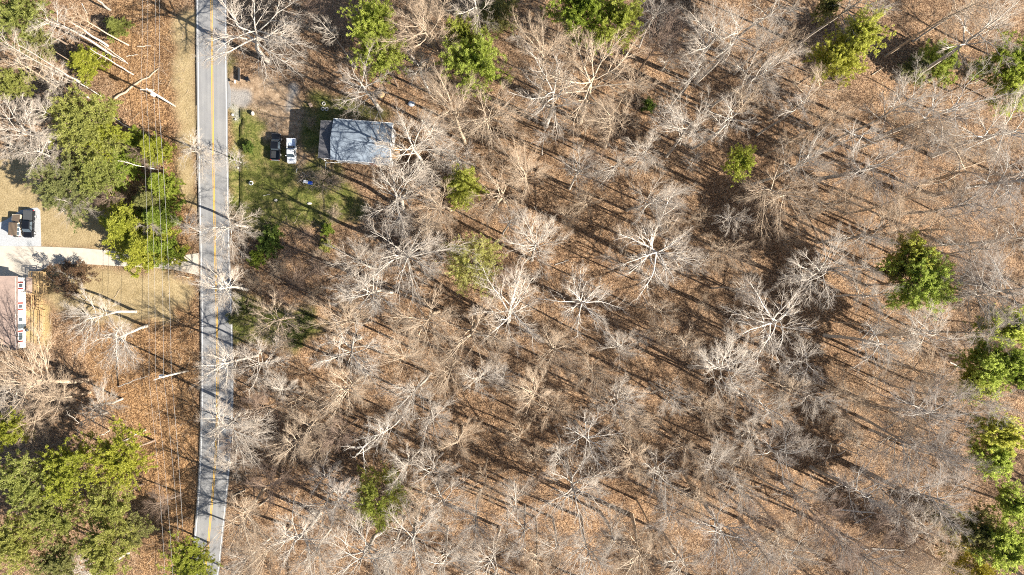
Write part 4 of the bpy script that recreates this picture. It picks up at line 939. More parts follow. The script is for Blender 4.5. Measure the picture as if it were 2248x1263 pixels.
# ------------------------------------------------------------------ vehicles (front towards +Y)
def rrect(w, l0, l1, z, r, n=4, taper=0.0):
    """ring in plan: half width w, from y=l0 to l1 with rounded corners"""
    pts = []
    for cx_, cy_, a0 in ((w - r, l1 - r, 0), (-w + r, l1 - r, 90), (-w + r, l0 + r, 180), (w - r, l0 + r, 270)):
        for k in range(n + 1):
            a_ = math.radians(a0 + 90 * k / n); pts.append((cx_ + r * math.cos(a_), cy_ + r * math.sin(a_), z))
    return pts
def wheels(root, w, ys_, r=0.37, rim='chrome'):
    for y in ys_:
        for sx in (-1, 1):
            mb = MB(); mb.tube((sx * (w - 0.24), y, r), (sx * (w + 0.02), y, r), r, n=18); t_ = mb.build('wheel', 'rubber', root)
            mb = MB(); mb.tube((sx * (w + 0.0), y, r), (sx * (w + 0.045), y, r), r * 0.66, r * 0.5, n=14); mb.build('rim', rim, t_)
def glass_quad(root, name, q, mat='window_glass', off=0.012):
    q = [Vector(p) for p in q]; n_ = (q[1] - q[0]).cross(q[3] - q[0]).normalized()
    mb = MB(); mb.add([p + n_ * off for p in q] + [p - n_ * 0.03 for p in q], [(0, 1, 2, 3), (7, 6, 5, 4), (0, 4, 5, 1), (1, 5, 6, 2), (2, 6, 7, 3), (3, 7, 4, 0)])
    return mb.build(name, mat, root)
def cabin(root, w, y0, y1, ry0, ry1, zb, zt, paint_m, rw, glass=('windshield', 'rear_window')):
    mb = MB(); mb.loft([rrect(w, y0, y1, zb, 0.12), rrect(rw + 0.03, ry0 - 0.03, ry1 + 0.05, zt - 0.05, 0.14), rrect(rw - 0.05, ry0 + 0.08, ry1 - 0.06, zt + 0.01, 0.14)])
    mb.build('cab', paint_m, root, bevel=0.0)
    lerp = lambda a_, b_, f_: a_ + (b_ - a_) * f_
    def pt(sx, front, f_, ins=0.1):
        x = sx * (lerp(w, rw + 0.03, f_) - ins); y = lerp(y1, ry1 + 0.05, f_) if front else lerp(y0, ry0 - 0.03, f_)
        return (x, y, lerp(zb, zt - 0.05, f_))
    glass_quad(root, 'windshield', [pt(1, True, 0.06), pt(-1, True, 0.06), pt(-1, True, 0.96), pt(1, True, 0.96)][::-1])
    glass_quad(root, 'rear_window', [pt(-1, False, 0.12), pt(1, False, 0.12), pt(1, False, 0.92), pt(-1, False, 0.92)][::-1])
    for sx in (-1, 1):
        def sp(fr, f_):
            y = lerp(lerp(y0, ry0, f_) + 0.16, lerp(y1, ry1, f_) - 0.16, fr); x = sx * (lerp(w, rw + 0.03, f_)); return (x, y, lerp(zb, zt - 0.05, f_))
        for fa, fb in ((0.0, 0.46), (0.54, 1.0)):
            q = [sp(fa, 0.12), sp(fb, 0.12), sp(fb, 0.9), sp(fa, 0.9)]
            glass_quad(root, 'side_window', q if sx < 0 else q[::-1], off=-0.012 if False else 0.012)
def pickup(label, px, py, rz, paint_m, phrase, L=5.4, w=0.95, cover=None, bed_m='black_plastic', k_rim='chrome', cabl=1.9):
    root = thing('pickup_truck', label, 'pickup', (*W(px, py), 0.03), rz); LAND.append((phrase, px, py))
    hl_ = L / 2; yc1 = hl_ - 1.35; yc0 = yc1 - cabl; zb = 1.12
    mb = MB(); mb.loft([rrect(w - 0.06, yc0 + 0.02, hl_ - 0.10, 0.38, 0.18), rrect(w, yc0, hl_ - 0.02, 0.62, 0.2), rrect(w, yc0, hl_, 0.88, 0.24), rrect(w - 0.05, yc0, hl_ - 0.10, zb - 0.08, 0.3), rrect(w - 0.16, yc0 + 0.05, hl_ - 0.28, zb - 0.01, 0.3)])
    mb.build('body', paint_m, root)
    cabin(root, w - 0.05, yc0 + 0.02, yc1 + 0.25, yc0 + 0.20, yc1 - 0.42, zb - 0.06, 1.76, paint_m, w - 0.22)
    mb = MB(); yb0, yb1 = -hl_, yc0 - 0.03
    for sx in (-1, 1): mb.box((sx * (w - 0.06), (yb0 + yb1) / 2, 0.77), (0.12, yb1 - yb0, 0.78))
    mb.box((0, yb1 - 0.04, 0.80), (2 * w - 0.25, 0.08, 0.70)); mb.build('bed_side', paint_m, root, bevel=0.02)
    mb = MB(); mb.box((0, yb0 + 0.045, 0.80), (2 * w - 0.26, 0.08, 0.66)); mb.build('tailgate', paint_m, root)
    mb = MB(); mb.box((0, (yb0 + yb1) / 2, 0.62), (2 * w - 0.25, yb1 - yb0 - 0.18, 0.06)); mb.build('bed_floor', bed_m, root)
    if cover:
        mb = MB(); mb.box((0, (yb0 + yb1) / 2, 1.20), (2 * w - 0.12, yb1 - yb0 - 0.04, 0.06)); mb.build('bed_cover', cover, root, bevel=0.02)
    mb = MB(); mb.box((0, hl_ + 0.02, 0.52), (2 * w - 0.2, 0.12, 0.2)); mb.build('bumper', 'chrome', root)
    mb = MB(); mb.box((0, -hl_ - 0.06, 0.50), (2 * w - 0.2, 0.12, 0.18)); mb.build('bumper', 'chrome', root)
    for sx in (-1, 1):
        mb = MB(); mb.box((sx * (w - 0.24), hl_ - 0.055, 0.80), (0.36, 0.10, 0.18)); mb.build('headlight', 'lamp_clear', root)
        mb = MB(); mb.box((sx * (w - 0.07), -hl_ - 0.01, 0.88), (0.15, 0.06, 0.34)); mb.build('tail_light', 'tail_red', root)
        mb = MB(); mb.box((sx * (w + 0.13), yc1 - 0.05, 1.16), (0.24, 0.12, 0.16)); mb.build('mirror', paint_m, root)
        for yy in (yc0 + 0.3, yc1 - 0.55):
            mb = MB(); mb.box((sx * (w + 0.012), yy, 0.92), (0.03, 0.16, 0.03)); mb.build('door_handle', 'chrome', root)
    wheels(root, w, (hl_ - 0.95, -hl_ + 1.15), rim=k_rim)
    return root
pickup('black pickup with open bed parked on the grass beside the white pickup', 608.5, 324.5, math.radians(-3), 'car_black', 'the black pickup in the yard', L=5.25, cabl=2.0)
wp = pickup('white pickup parked between the black pickup and the house', 643, 333, math.radians(180), 'car_white', 'the white pickup', L=4.95, w=0.90, bed_m='bed_liner', k_rim='chrome', cabl=1.35)
mb = MB(); mb.box((0.1, -0.75, 0.80), (1.3, 0.35, 0.3)); tb = mb.build('toolbox', 'black_plastic', None, bevel=0.03); tb.location = wp.location; tb.rotation_euler = wp.rotation_euler
tag(tb, 'black toolbox lying in the bed of the white pickup', 'toolbox')
pickup('black pickup with a covered bed parked on the gravel pad', 69.5, 493, math.radians(178), 'car_black', 'the covered black pickup', L=5.5, w=0.98, cover='bed_cover', cabl=2.1)

suv = thing('off_road_car', 'boxy brown off-road car with ribbed roof on the gravel pad', 'car', (*W(43.5, 495.5), 0.03), math.radians(-4)); LAND.append(('the boxy brown car', 42, 496))
w, hl_ = 0.90, 2.15
mb = MB(); mb.loft([rrect(w - 0.05, -hl_, hl_, 0.42, 0.12), rrect(w, -hl_, hl_, 0.6, 0.14), rrect(w, -hl_, hl_, 1.05, 0.14)]); mb.build('body', 'car_beige', suv)
mb = MB(); mb.loft([rrect(w - 0.12, 0.72, hl_ - 0.05, 1.04, 0.14), rrect(w - 0.18, 0.74, hl_ - 0.14, 1.14, 0.14)]); mb.build('hood', 'car_brown', suv)
mb = MB(); mb.loft([rrect(w - 0.04, -hl_ + 0.03, 0.68, 1.04, 0.06), rrect(w - 0.10, -hl_ + 0.10, 0.36, 1.80, 0.06)]); mb.build('cabin', 'car_beige', suv)
mb = MB(); mb.loft([rrect(w - 0.04, -hl_ + 0.04, 0.42, 1.80, 0.08), rrect(w - 0.04, -hl_ + 0.04, 0.42, 1.86, 0.08)]); rf = mb.build('roof', 'car_brown', suv)
for k in range(6):
    mb = MB(); mb.box((-0.62 + k * 0.25, -hl_ / 2 + 0.2, 1.885), (0.09, 2.3, 0.045)); mb.build('roof_rib', 'car_brown', rf)
glass_quad(suv, 'windshield', [(-0.74, 0.64, 1.10), (-0.72, 0.40, 1.74), (0.72, 0.40, 1.74), (0.74, 0.64, 1.10)])
glass_quad(suv, 'rear_window', [(-0.7, -hl_ + 0.045, 1.2), (0.7, -hl_ + 0.045, 1.2), (0.68, -hl_ + 0.095, 1.72), (-0.68, -hl_ + 0.095, 1.72)])
for sx in (-1, 1):
    for a_, b_ in ((-2.0, -1.35), (-1.2, -0.5), (-0.35, 0.33)):
        q = [(sx * (w - 0.055), a_, 1.18), (sx * (w - 0.055), b_, 1.18), (sx * (w - 0.098), b_ - (0.12 if b_ > 0 else 0), 1.72), (sx * (w - 0.098), a_, 1.72)]
        glass_quad(suv, 'side_window', q if sx > 0 else q[::-1])
    mb = MB(); mb.box((sx * (w + 0.12), 0.5, 1.18), (0.22, 0.12, 0.18)); mb.build('mirror', 'black_plastic', suv)
    mb = MB(); mb.box((sx * 0.62, hl_ + 0.01, 0.84), (0.22, 0.05, 0.22)); mb.build('headlight', 'lamp_clear', suv)
    mb = MB(); mb.box((sx * 0.80, -hl_ - 0.01, 0.9), (0.14, 0.05, 0.24)); mb.build('tail_light', 'tail_red', suv)
    mb = MB(); mb.box((sx * (w + 0.08), 0.0, 0.46), (0.16, 2.0, 0.06)); mb.build('side_step', 'black_plastic', suv)
mb = MB(); mb.tube((0.05, -hl_ - 0.02, 0.95), (0.05, -hl_ - 0.26, 0.95), 0.36, n=18); sp_ = mb.build('spare_wheel', 'rubber', suv)
for yy in (hl_ + 0.08, -hl_ - 0.05):
    mb = MB(); mb.box((0, yy, 0.55), (1.6, 0.12, 0.16)); mb.build('bumper', 'black_plastic', suv)
wheels(suv, w, (hl_ - 0.75, -hl_ + 0.8), 0.38)

# ------------------------------------------------------------------ power poles and wires
def pole(label, base, top_px, arm, trafo, trafo_h, phrase):
    x, y = W(*base); root = thing('utility_pole', label, 'utility pole', (x, y, gz(x, y))); LAND.append((phrase, *base))
    xt, yt = W(*top_px, 10.6); dx, dy = xt - x, yt - y
    mb = MB(); mb.tube((0, 0, -0.8), (dx, dy, 10.6), 0.22, 0.16, n=12); mb.build('pole', 'pole_wood', root, True)
    a_, b_ = (Vector((*W(*p, 10.2), 10.2)) - root.location for p in arm)
    mb = MB(); mb.bar(a_, b_, 0.16, 0.18); cr = mb.build('crossarm', 'pole_wood', root)
    for f_ in (0.03, 0.36, 0.97):
        p = a_.lerp(b_, f_); mb = MB(); mb.lathe([(0.02, 0.09), (0.07, 0.12), (0.06, 0.2), (0.08, 0.24), (0.03, 0.32)], p, 10); mb.build('insulator', 'insulator', cr)
    c_ = Vector((*W(*trafo, trafo_h), trafo_h)) - root.location
    mb = MB(); mb.lathe([(0.02, -0.5), (0.33, -0.5), (0.33, 0.42), (0.28, 0.5), (0.02, 0.52)], c_, 16); tf = mb.build('transformer', 'transformer_grey', root, True)
    mb = MB(); mb.tube(c_ + Vector((0.1, 0, 0.5)), c_ + Vector((0.1, 0, 0.75)), 0.05, n=8); mb.build('bushing', 'insulator', tf)
    mb = MB(); mb.bar(c_, (dx * trafo_h / 10.6, dy * trafo_h / 10.6, trafo_h), 0.08, 0.2); mb.build('bracket', 'transformer_grey', root)
pole('pale wooden power pole with crossarm and transformer near the top of the road', (383, 233), (320, 194), ((308.5, 197), (338, 198)), (336, 208), 8.3, 'the upper power pole')
pole('power pole with white transformer left of the lower road', (411, 814.5), (352, 829), ((338, 834.5), (363, 826)), (354.5, 825.5), 9.0, 'the lower power pole')
def wire(label, pts, r=0.018):
    P_ = []
    for (a_, b_) in zip(pts[:-1], pts[1:]):
        n = 14
        for k in range(n):
            f_ = k / n; h_ = a_[2] + (b_[2] - a_[2]) * f_ - 0.9 * 4 * f_ * (1 - f_) * (1 if abs(b_[1] - a_[1]) > 300 else 0.35)
            wa, wb = W(*a_), W(*b_); P_.append((wa[0] + (wb[0] - wa[0]) * f_, wa[1] + (wb[1] - wa[1]) * f_, h_))
    P_.append((*W(*pts[-1]), pts[-1][2])); P_ = np.array(P_)[None]
    v, q = tubes(P_, np.full(P_.shape[:2], r), 5)
    o = link('power_line', np_mesh('power_line', v, [q], ['wire_metal'])); tag(o, label, 'power line', 'power lines along the road')
wire('leftmost power line wire running along the road', [(304, -260, 10.4), (309, 197, 10.45), (338 - 11, 834, 10.4), (368, 1400, 10.4)])
wire('second power line wire from the left along the road', [(316, -260, 10.4), (321, 197, 10.45), (341, 832, 10.45), (386, 1400, 10.4)])
wire('third power line wire from the left along the road', [(334, -260, 9.0), (337, 205, 9.2), (359, 827, 9.2), (404, 1400, 9.0)], 0.02)
wire('rightmost and thickest power line cable along the road', [(343, -260, 6.6), (347, 213, 6.3), (376, 823, 6.3), (410, 1400, 6.4)], 0.03)

# ------------------------------------------------------------------ fallen logs and branches
def log(label, a_, b_, r0, r1, tone, branches=4, seed=0, ha=0.0, hb=0.0):
    rng = np.random.default_rng(seed); xa_, ya_ = W(*a_, ha); xb_, yb_ = W(*b_, hb)
    za, zb_ = gz(xa_, ya_) + r0 * 0.8 + ha, gz(xb_, yb_) + r1 + hb
    root = thing('fallen_log', label, 'log', (xa_, ya_, za), 0, None)
    n = 9; f_ = np.linspace(0, 1, n)[:, None]
    P_ = (np.array([[0, 0, 0]]) * (1 - f_) + np.array([[xb_ - xa_, yb_ - ya_, zb_ - za]]) * f_)
    L_ = np.linalg.norm(P_[-1]); P_[1:-1] += rng.normal(0, 0.012 * L_, (n - 2, 3)) * np.array([1, 1, 0.15])
    R_ = np.linspace(r0, r1, n)[None]
    v, q = tubes(P_[None], R_, 7); t_ = link('stem', np_mesh('stem', v, [q], [TONES[tone][0]], None, True), root)
    if branches:
        PP, RR, LL = spawn(rng, P_[None], R_, np.array([L_]), branches, 0.4, 1.0, 25, 60, 0.35, 5, 0.2, 0.02, 0.6, 0.06, 0.3, 0.4)
        v, q = tubes(PP, RR, 4); link('branches', np_mesh('branches', v, [q], [TONES[tone][0]]), root)
    return root
logs = [
 ('bleached fallen log lying at lower right, upper of two', (1832, 1119), (1925, 1125), 0.20, 0.14, 'white', 5, 1),
 ('bleached fallen log lying at lower right, lower of two', (1898, 1206), (1986, 1208), 0.18, 0.11, 'white', 4, 2),
 ('short pale fallen branch below the upper bleached log', (1875, 1148), (1912, 1130), 0.10, 0.06, 'white', 0, 3),
 ('brown fallen log crossing under the wires near the upper pole', (253, 217), (348, 151), 0.26, 0.10, 'tan', 2, 4),
 ('white fallen branch on the yard grass', (578, 430), (592, 427), 0.06, 0.03, 'white', 4, 5),
 ('small white fallen branch in the woods right of the leafing tree', (1218, 582), (1248, 572), 0.09, 0.05, 'white', 3, 6),
 ('pale log lying behind the lower left pine canopy', (322, 943), (262, 972), 0.16, 0.12, 'pale', 0, 7),
 ('thin pale pole fallen beside the cedars under the wires', (300, 286), (195, 232), 0.13, 0.08, 'pale', 0, 8),
 ('short tan log on leaves near the top right', (1840, 165), (1862, 152), 0.16, 0.10, 'tan', 0, 9),
 ('slim tan log on leaves right of the short one', (1912, 166), (1940, 148), 0.12, 0.08, 'tan', 0, 10),
 ('pale log at lower right leaning among grey trees', (1985, 1150), (2010, 1190), 0.14, 0.08, 'pale', 2, 11),
 ('pale broken log near the lower right corner', (2090, 1190), (2125, 1205), 0.16, 0.10, 'white', 2, 12),
 ('short white log beside the right pine cluster', (2085, 795), (2108, 808), 0.14, 0.09, 'white', 0, 13),
 ('tan log stub in woods below the clearing', (795, 745), (758, 730), 0.12, 0.07, 'tan', 2, 14),
 ('brown log half hidden near the bottom left of the woods', (510, 1090), (540, 1075), 0.17, 0.12, 'tan', 0, 15),
 ('brown slanting log right of the lower road', (570, 1110), (600, 1088), 0.18, 0.12, 'tan', 2, 16),
 ('thin pale fallen pole at the top left by the wires', (302, 102), (332, 101), 0.07, 0.05, 'pale', 0, 17),
 ('thin pale fallen stick below the top left pole', (278, 124), (303, 120), 0.08, 0.05, 'pale', 0, 18),
 ('thin slanting stick near the top left trunks', (180, 8), (192, 32), 0.09, 0.05, 'pale', 0, 19),
]
for lg in logs: log(*lg)
# tall branchless dead stems at upper left, leaning away
def stem(label, base, top, h, r0, tone):
    x, y = W(*base); root = thing('dead_tree', label, 'dead tree', (x, y, gz(x, y) - 0.3)); xt, yt = W(*top, h)
    n = 8; f_ = np.linspace(0, 1, n)[:, None]; P_ = np.array([[xt - x, yt - y, h]]) * f_
    rng = np.random.default_rng(int(base[0])); P_[1:] += rng.normal(0, 0.05, (n - 1, 3)); R_ = np.linspace(r0, r0 * 0.35, n)[None]
    v, q = tubes(P_[None], R_, 7); link('trunk', np_mesh('trunk', v, [q], [TONES[tone][0]], None, True), root)
    PP, RR, LL = spawn(rng, P_[None], R_, np.array([h * 0.4]), 9, 0.55, 1.0, 35, 75, 0.35, 5, 0.2, 0.03, 0.5, 0.04, 0.3, 0.5)
    v, q = tubes(PP, RR, 4); link('branches', np_mesh('branches', v, [q], [TONES[tone][1]]), root)
stem('thick pale leaning dead trunk at upper left', (236, 101), (150, 45), 14, 0.26, 'pale')
stem('straight white dead stem below the thick leaning one', (293, 164), (196, 106), 13, 0.14, 'pale')
stem('white dead stem in the upper left woods, left of the straight one', (222, 212), (40, 98), 24, 0.11, 'pale')
stem('pale dead stem rising behind the broad upper left pine', (190, 190), (28, 128), 22, 0.10, 'pale')
stem('thick pale dead trunk cut by the top edge at left', (242, 22), (190, -18), 9, 0.26, 'grey')
stem('thin grey dead stem among the top left trunks', (275, 135), (215, 92), 9, 0.1, 'pale')
stem('thin pale stem standing below the thin grey one', (280, 140), (225, 108), 8, 0.09, 'pale')
stem('leaning white stem in the lower left leaves', (255, 850), (322, 826), 7, 0.12, 'white')
stem('leaning white stem below the first in the lower left leaves', (240, 945), (205, 965), 8, 0.12, 'pale')
stem('pale dead stem over the cedars at left', (345, 372), (255, 352), 10, 0.1, 'white')

# ------------------------------------------------------------------ small things in the yard
bn = thing('wheelie_bin', 'black wheeled bin beside the dirt drive near the road', 'bin', (*W(546, 176), 0), math.radians(12)); LAND.append(('the black bin by the road', 545, 174))
mb = MB(); mb.loft([rrect(0.24, -0.24, 0.24, 0.06, 0.05), rrect(0.33, -0.36, 0.36, 1.0, 0.06)]); mb.build('body', 'black_plastic', bn)
mb = MB(); mb.box((0, 0, 1.04), (0.72, 0.82, 0.07)); mb.build('lid', 'car_black', bn, bevel=0.03)
for sx in (-1, 1):
    mb = MB(); mb.tube((sx * 0.26, -0.30, 0.12), (sx * 0.33, -0.30, 0.12), 0.12, n=12); mb.build('wheel', 'rubber', bn)
mbx = thing('mailbox', 'small post-mounted box at the road end of the dirt drive', 'mailbox', (*W(521, 184), 0))
mb = MB(); mb.bar((0, 0, 0), (0, 0, 1.05), 0.1, 0.1); mb.build('post', 'deck_wood', mbx)
mb = MB(); mb.loft([[(x, -0.26, z) for x, z in ((-.11, 1.05), (.11, 1.05), (.11, 1.18), (.06, 1.26), (-.06, 1.26), (-.11, 1.18))], [(x, 0.26, z) for x, z in ((-.11, 1.05), (.11, 1.05), (.11, 1.18), (.06, 1.26), (-.06, 1.26), (-.11, 1.18))]]); mb.build('box', 'cooler_white', mbx)
tw = thing('timber_wall', 'low dark timber wall beside the road above the dirt drive', 'wall', (*W(527, 165), 0))
for k in range(3):
    mb = MB(); mb.box((0, 0, 0.15 + 0.28 * k), (0.26 - 0.02 * k, 2.7 - 0.05 * k, 0.27)); mb.build('timber', 'black_plastic' if k else 'bark_brown', tw, bevel=0.02)
def boulder(label, px, py, r, seed, sc=(1, 1, 1), mat='stone_pale', cat='boulder', nm='boulder'):
    rng = np.random.default_rng(seed); mb = MB(); n, m_ = 10, 6; vs = []
    for i in range(m_ + 1):
        for k in range(n):
            th = math.pi * i / m_; ph = 2 * math.pi * k / n; rr2 = r * (1 + rng.normal(0, 0.07))
            vs.append((rr2 * math.sin(th) * math.cos(ph) * sc[0], rr2 * math.sin(th) * math.sin(ph) * sc[1], rr2 * math.cos(th) * sc[2] + r * 0.6 * sc[2]))
    mb.add(vs, [(i * n + k, (i + 1) * n + k, (i + 1) * n + (k + 1) % n, i * n + (k + 1) % n) for i in range(m_) for k in range(n)])
    x, y = W(px, py); o = mb.build(nm, mat, None, True, loc=(x, y, gz(x, y))); tag(o, label, cat)
boulder('upright pale boulder on the yard grass below the drive entrance', 556, 250, 0.42, 3, (0.8, 1.1, 1.3))
boulder('flat grey stone on the grass in the lower yard', 606, 440, 0.32, 4, (1.2, 1, 0.6))
boulder('pale stone at the drive corner of the bank', 510, 252, 0.3, 5, (1.1, 1, 0.6)); boulder('small pale stone on the bank edge by the road', 516, 262, 0.22, 6)
boulder('pale stone beside the bank lower down', 521, 368, 0.24, 7); boulder('flat pale slab in the lower right of the yard', 680, 447, 0.36, 8, (1.5, 0.8, 0.4))
boulder('blue-grey tarp heap right of the slate-blue roofed house', 904, 229, 0.7, 9, (1.1, 0.8, 0.7), 'tarp_grey', 'tarp', 'tarp_heap')
boulder('tan straw bale heap above the slate-blue roofed house', 836, 208, 0.75, 10, (1.2, 1.0, 0.6), 'deck_wood', 'straw heap', 'straw_heap')
pl = thing('round_planter', 'round white-rimmed planter with green plant on the yard grass', 'planter', (*W(553, 403), 0))
mb = MB(); mb.lathe([(0.30, 0), (0.40, 0.42), (0.44, 0.44), (0.44, 0.50), (0.34, 0.50), (0.30, 0.38), (0.02, 0.36)], n=20); mb.build('pot', 'cooler_white', pl, True)
rg = np.random.default_rng(5); v, f3 = tuft_mesh(rg, rg.normal(0, 0.1, (14, 3)) + np.array([0, 0, 0.48]), np.tile([[0, 0, 1.]], (14, 1)), 0.2, 10, 0.3, 0.4)
link('plant', np_mesh('plant', v, [f3], ['grass_blade']), pl)
def tyre(label, px, py, z=0.0):
    x, y = W(px, py); mb = MB(); prof = []
    for k in range(13):
        a_ = 2 * math.pi * k / 12; prof.append((0.30 + 0.11 * math.cos(a_), 0.12 + 0.11 * math.sin(a_)))
    mb.lathe(prof, n=20); o = mb.build('tyre', 'tarp_grey' if False else 'stone_pale', None, True, loc=(x, y, gz(x, y) + z)); tag(o, label, 'tyre')
tyre('dusty old tyre above the house porch, upper one', 711, 228); tyre('dusty old tyre above the house porch, lower left one', 709, 239.5); tyre('dusty old tyre above the house porch, lower right one', 717.5, 240)
ch = thing('garden_chair', 'wooden garden chair on the grass left of the old tyres', 'chair', (*W(684, 233), 0), math.radians(20))
for sx in (-1, 1):
    for sy in (-1, 1):
        mb = MB(); mb.bar((sx * 0.25, sy * 0.25, 0), (sx * 0.25, sy * 0.25, 0.42), 0.06, 0.06); mb.build('leg', 'porch_boards', ch)
mb = MB(); mb.box((0, 0, 0.45), (0.6, 0.6, 0.05)); mb.build('seat', 'porch_boards', ch)
mb = MB(); mb.box((0, 0.3, 0.75), (0.6, 0.05, 0.6)); mb.build('backrest', 'porch_boards', ch)
cl = thing('cool_box', 'white cool box at the burn patch below the white pickup', 'cool box', (*W(672.5, 400), 0), math.radians(-8))
mb = MB(); mb.loft([rrect(0.40, -0.26, 0.26, 0.0, 0.05), rrect(0.44, -0.29, 0.29, 0.44, 0.05)]); mb.build('body', 'cooler_white', cl)
mb = MB(); mb.box((0, 0, 0.48), (0.92, 0.62, 0.08)); mb.build('lid', 'trim_white', cl, bevel=0.02)
bb = thing('storage_bin', 'bright blue storage bin right of the white cool box', 'bin', (*W(682.5, 402.5), 0), math.radians(-6)); LAND.append(('the bright blue bin in the yard', 682, 402))
mb = MB(); mb.loft([rrect(0.36, -0.24, 0.24, 0.0, 0.05), rrect(0.43, -0.30, 0.30, 0.5, 0.05)]); mb.build('body', 'tarp_blue', bb)
mb = MB(); mb.box((0, 0, 0.53), (0.92, 0.66, 0.07)); mb.build('lid', 'tarp_blue', bb, bevel=0.02)
bpile = thing('burn_pile', 'dark pile of charred sticks beside the white cool box', 'brush pile', (*W(664, 392), 0))
rg = np.random.default_rng(9)
for k in range(16):
    a_ = rg.uniform(0, 6.28); c_ = rg.normal(0, 0.5, 2); l_ = rg.uniform(0.3, 0.9); z_ = rg.uniform(0.05, 0.35)
    mb = MB(); mb.tube((c_[0] - l_ * math.cos(a_), c_[1] - l_ * math.sin(a_), z_), (c_[0] + l_ * math.cos(a_), c_[1] + l_ * math.sin(a_), z_ + rg.uniform(-0.04, 0.25)), 0.05, 0.03, 6); mb.build('stick', 'bark_brown' if k % 3 else 'bark_pale', bpile)
sawh = thing('leaning_post', 'thin white post leaning at the burn patch below the pickups', 'post', (*W(650, 379), 0))
mb = MB(); mb.tube((0, 0, 0), (0.55, 0.6, 1.1), 0.05, n=8); mb.build('pole', 'rail_white', sawh)

# ------------------------------------------------------------------ stuff: undergrowth brush, fallen sticks, grass
def scatter(n, seed, ok, box=(-104, 106, -60, 60)):
    r = np.random.default_rng(seed); out_ = []
    while len(out_) < n:
        x = r.uniform(box[0], box[1], n); y = r.uniform(box[2], box[3], n); px, py = px_of(x, y)
        k = ok(x, y, px, py, r); out_ += list(zip(x[k], y[k]))
    return np.array(out_[:n])
def woods(x, y, px, py, r):
    yard = (px < 800) & (py > 165) & (py < 470)
    house_ = (px > 690) & (px < 880) & (py > 230) & (py < 380)
    right = (px > road_x(py, ROAD_R) + 9) & ~yard & ~house_
    left = (px < road_x(py, ROAD_L) - 12) & ((py > 700) | (py < 200)) & ~((px < 110) & (py < 790) & (py > 560)) & (r.random(len(px)) < 0.35)
    dens = vnoise(x, y, 8, 31) * 0.7 + vnoise(x, y, 3, 32) * 0.3
    thick = (px < 780) & (py > 470)
    return (right & (r.random(len(px)) < np.clip((dens - 0.36) * 2.2 + thick * 0.4 + (px > 1850) * 0.45 + (py > 1150) * 0.3, 0, 1))) | left
r = np.random.default_rng(77)
B = scatter(3300, 41, woods); nb = len(B)
bz = height(B[:, 0], B[:, 1])
nst = 4
p0 = np.repeat(np.c_[B, bz - 0.05], nst, 0) + r.normal(0, 0.12, (nb * nst, 3)) * np.array([1, 1, 0])
d0 = unit(r.normal(0, 0.55, (nb * nst, 3)) + np.array([0, 0, 1.0])); L0 = np.repeat(r.uniform(0.7, 2.6, nb), nst) * r.uniform(0.6, 1.1, nb * nst)
P1 = walk(r, p0, d0, L0, 4, 0.16, 0.05); R1 = np.linspace(0.016, 0.007, 4)[None] * np.ones((len(P1), 1))
P2, R2, L2 = spawn(r, P1, R1, L0, 4, 0.3, 1.0, 25, 60, 0.55, 2, 0.16, 0.03, 0.9, 0.010, 0.6, 0.4)
v, f, mi = join([(*tubes(P1, R1, 3), 0), (*tubes(P2, R2, 3), 0)])
tag(link('undergrowth_brush', np_mesh('undergrowth_brush', v, f, ['twig_tan'], mi)), 'thin leafless brush covering the woodland floor', 'undergrowth', kind='stuff')
S_ = scatter(3200, 43, lambda x, y, px, py, r: (px > road_x(py, ROAD_R) + 6) & ~((px < 880) & (py > 190) & (py < 470)) | (px < road_x(py, ROAD_L) - 10) & (px > 110) & ((py < 330) | (py > 640)))
n = len(S_); az = r.uniform(0, 6.28, n); L_ = r.uniform(0.4, 2.4, n) ** 1.1
P_ = walk(r, np.c_[S_, height(S_[:, 0], S_[:, 1]) + 0.06], np.c_[np.cos(az), np.sin(az), r.normal(0, 0.05, n)], L_, 4, 0.12, 0.0)
R_ = r.uniform(0.015, 0.045, n)[:, None] * np.linspace(1, 0.4, 4)[None]
v, q = tubes(P_, R_, 4); tag(link('fallen_sticks', np_mesh('fallen_sticks', v, [q], ['bark_tan'])), 'loose sticks strewn over the leaf litter', 'sticks', kind='stuff')
gi = z_grass.ravel(); gxf, gyf, gzf = GX.ravel(), GY.ravel(), GZ.ravel(); idx = np.where(gi > 0.5)[0]
pick = r.choice(idx, 9000); C = np.c_[gxf[pick] + r.uniform(-.3, .3, 9000), gyf[pick] + r.uniform(-.3, .3, 9000), gzf[pick] + 0.0]
C = C[(px_of(C[:, 0], C[:, 1])[0] > 501)]
v, f3 = tuft_mesh(r, C, np.tile([[0, 0, 1.2]], (len(C), 1)), 0.16, 4, 0.6, 0.25)
tag(link('grass', np_mesh('grass', v, [f3], ['grass_blade'])), 'patchy short green grass of the yard', 'grass', kind='stuff')

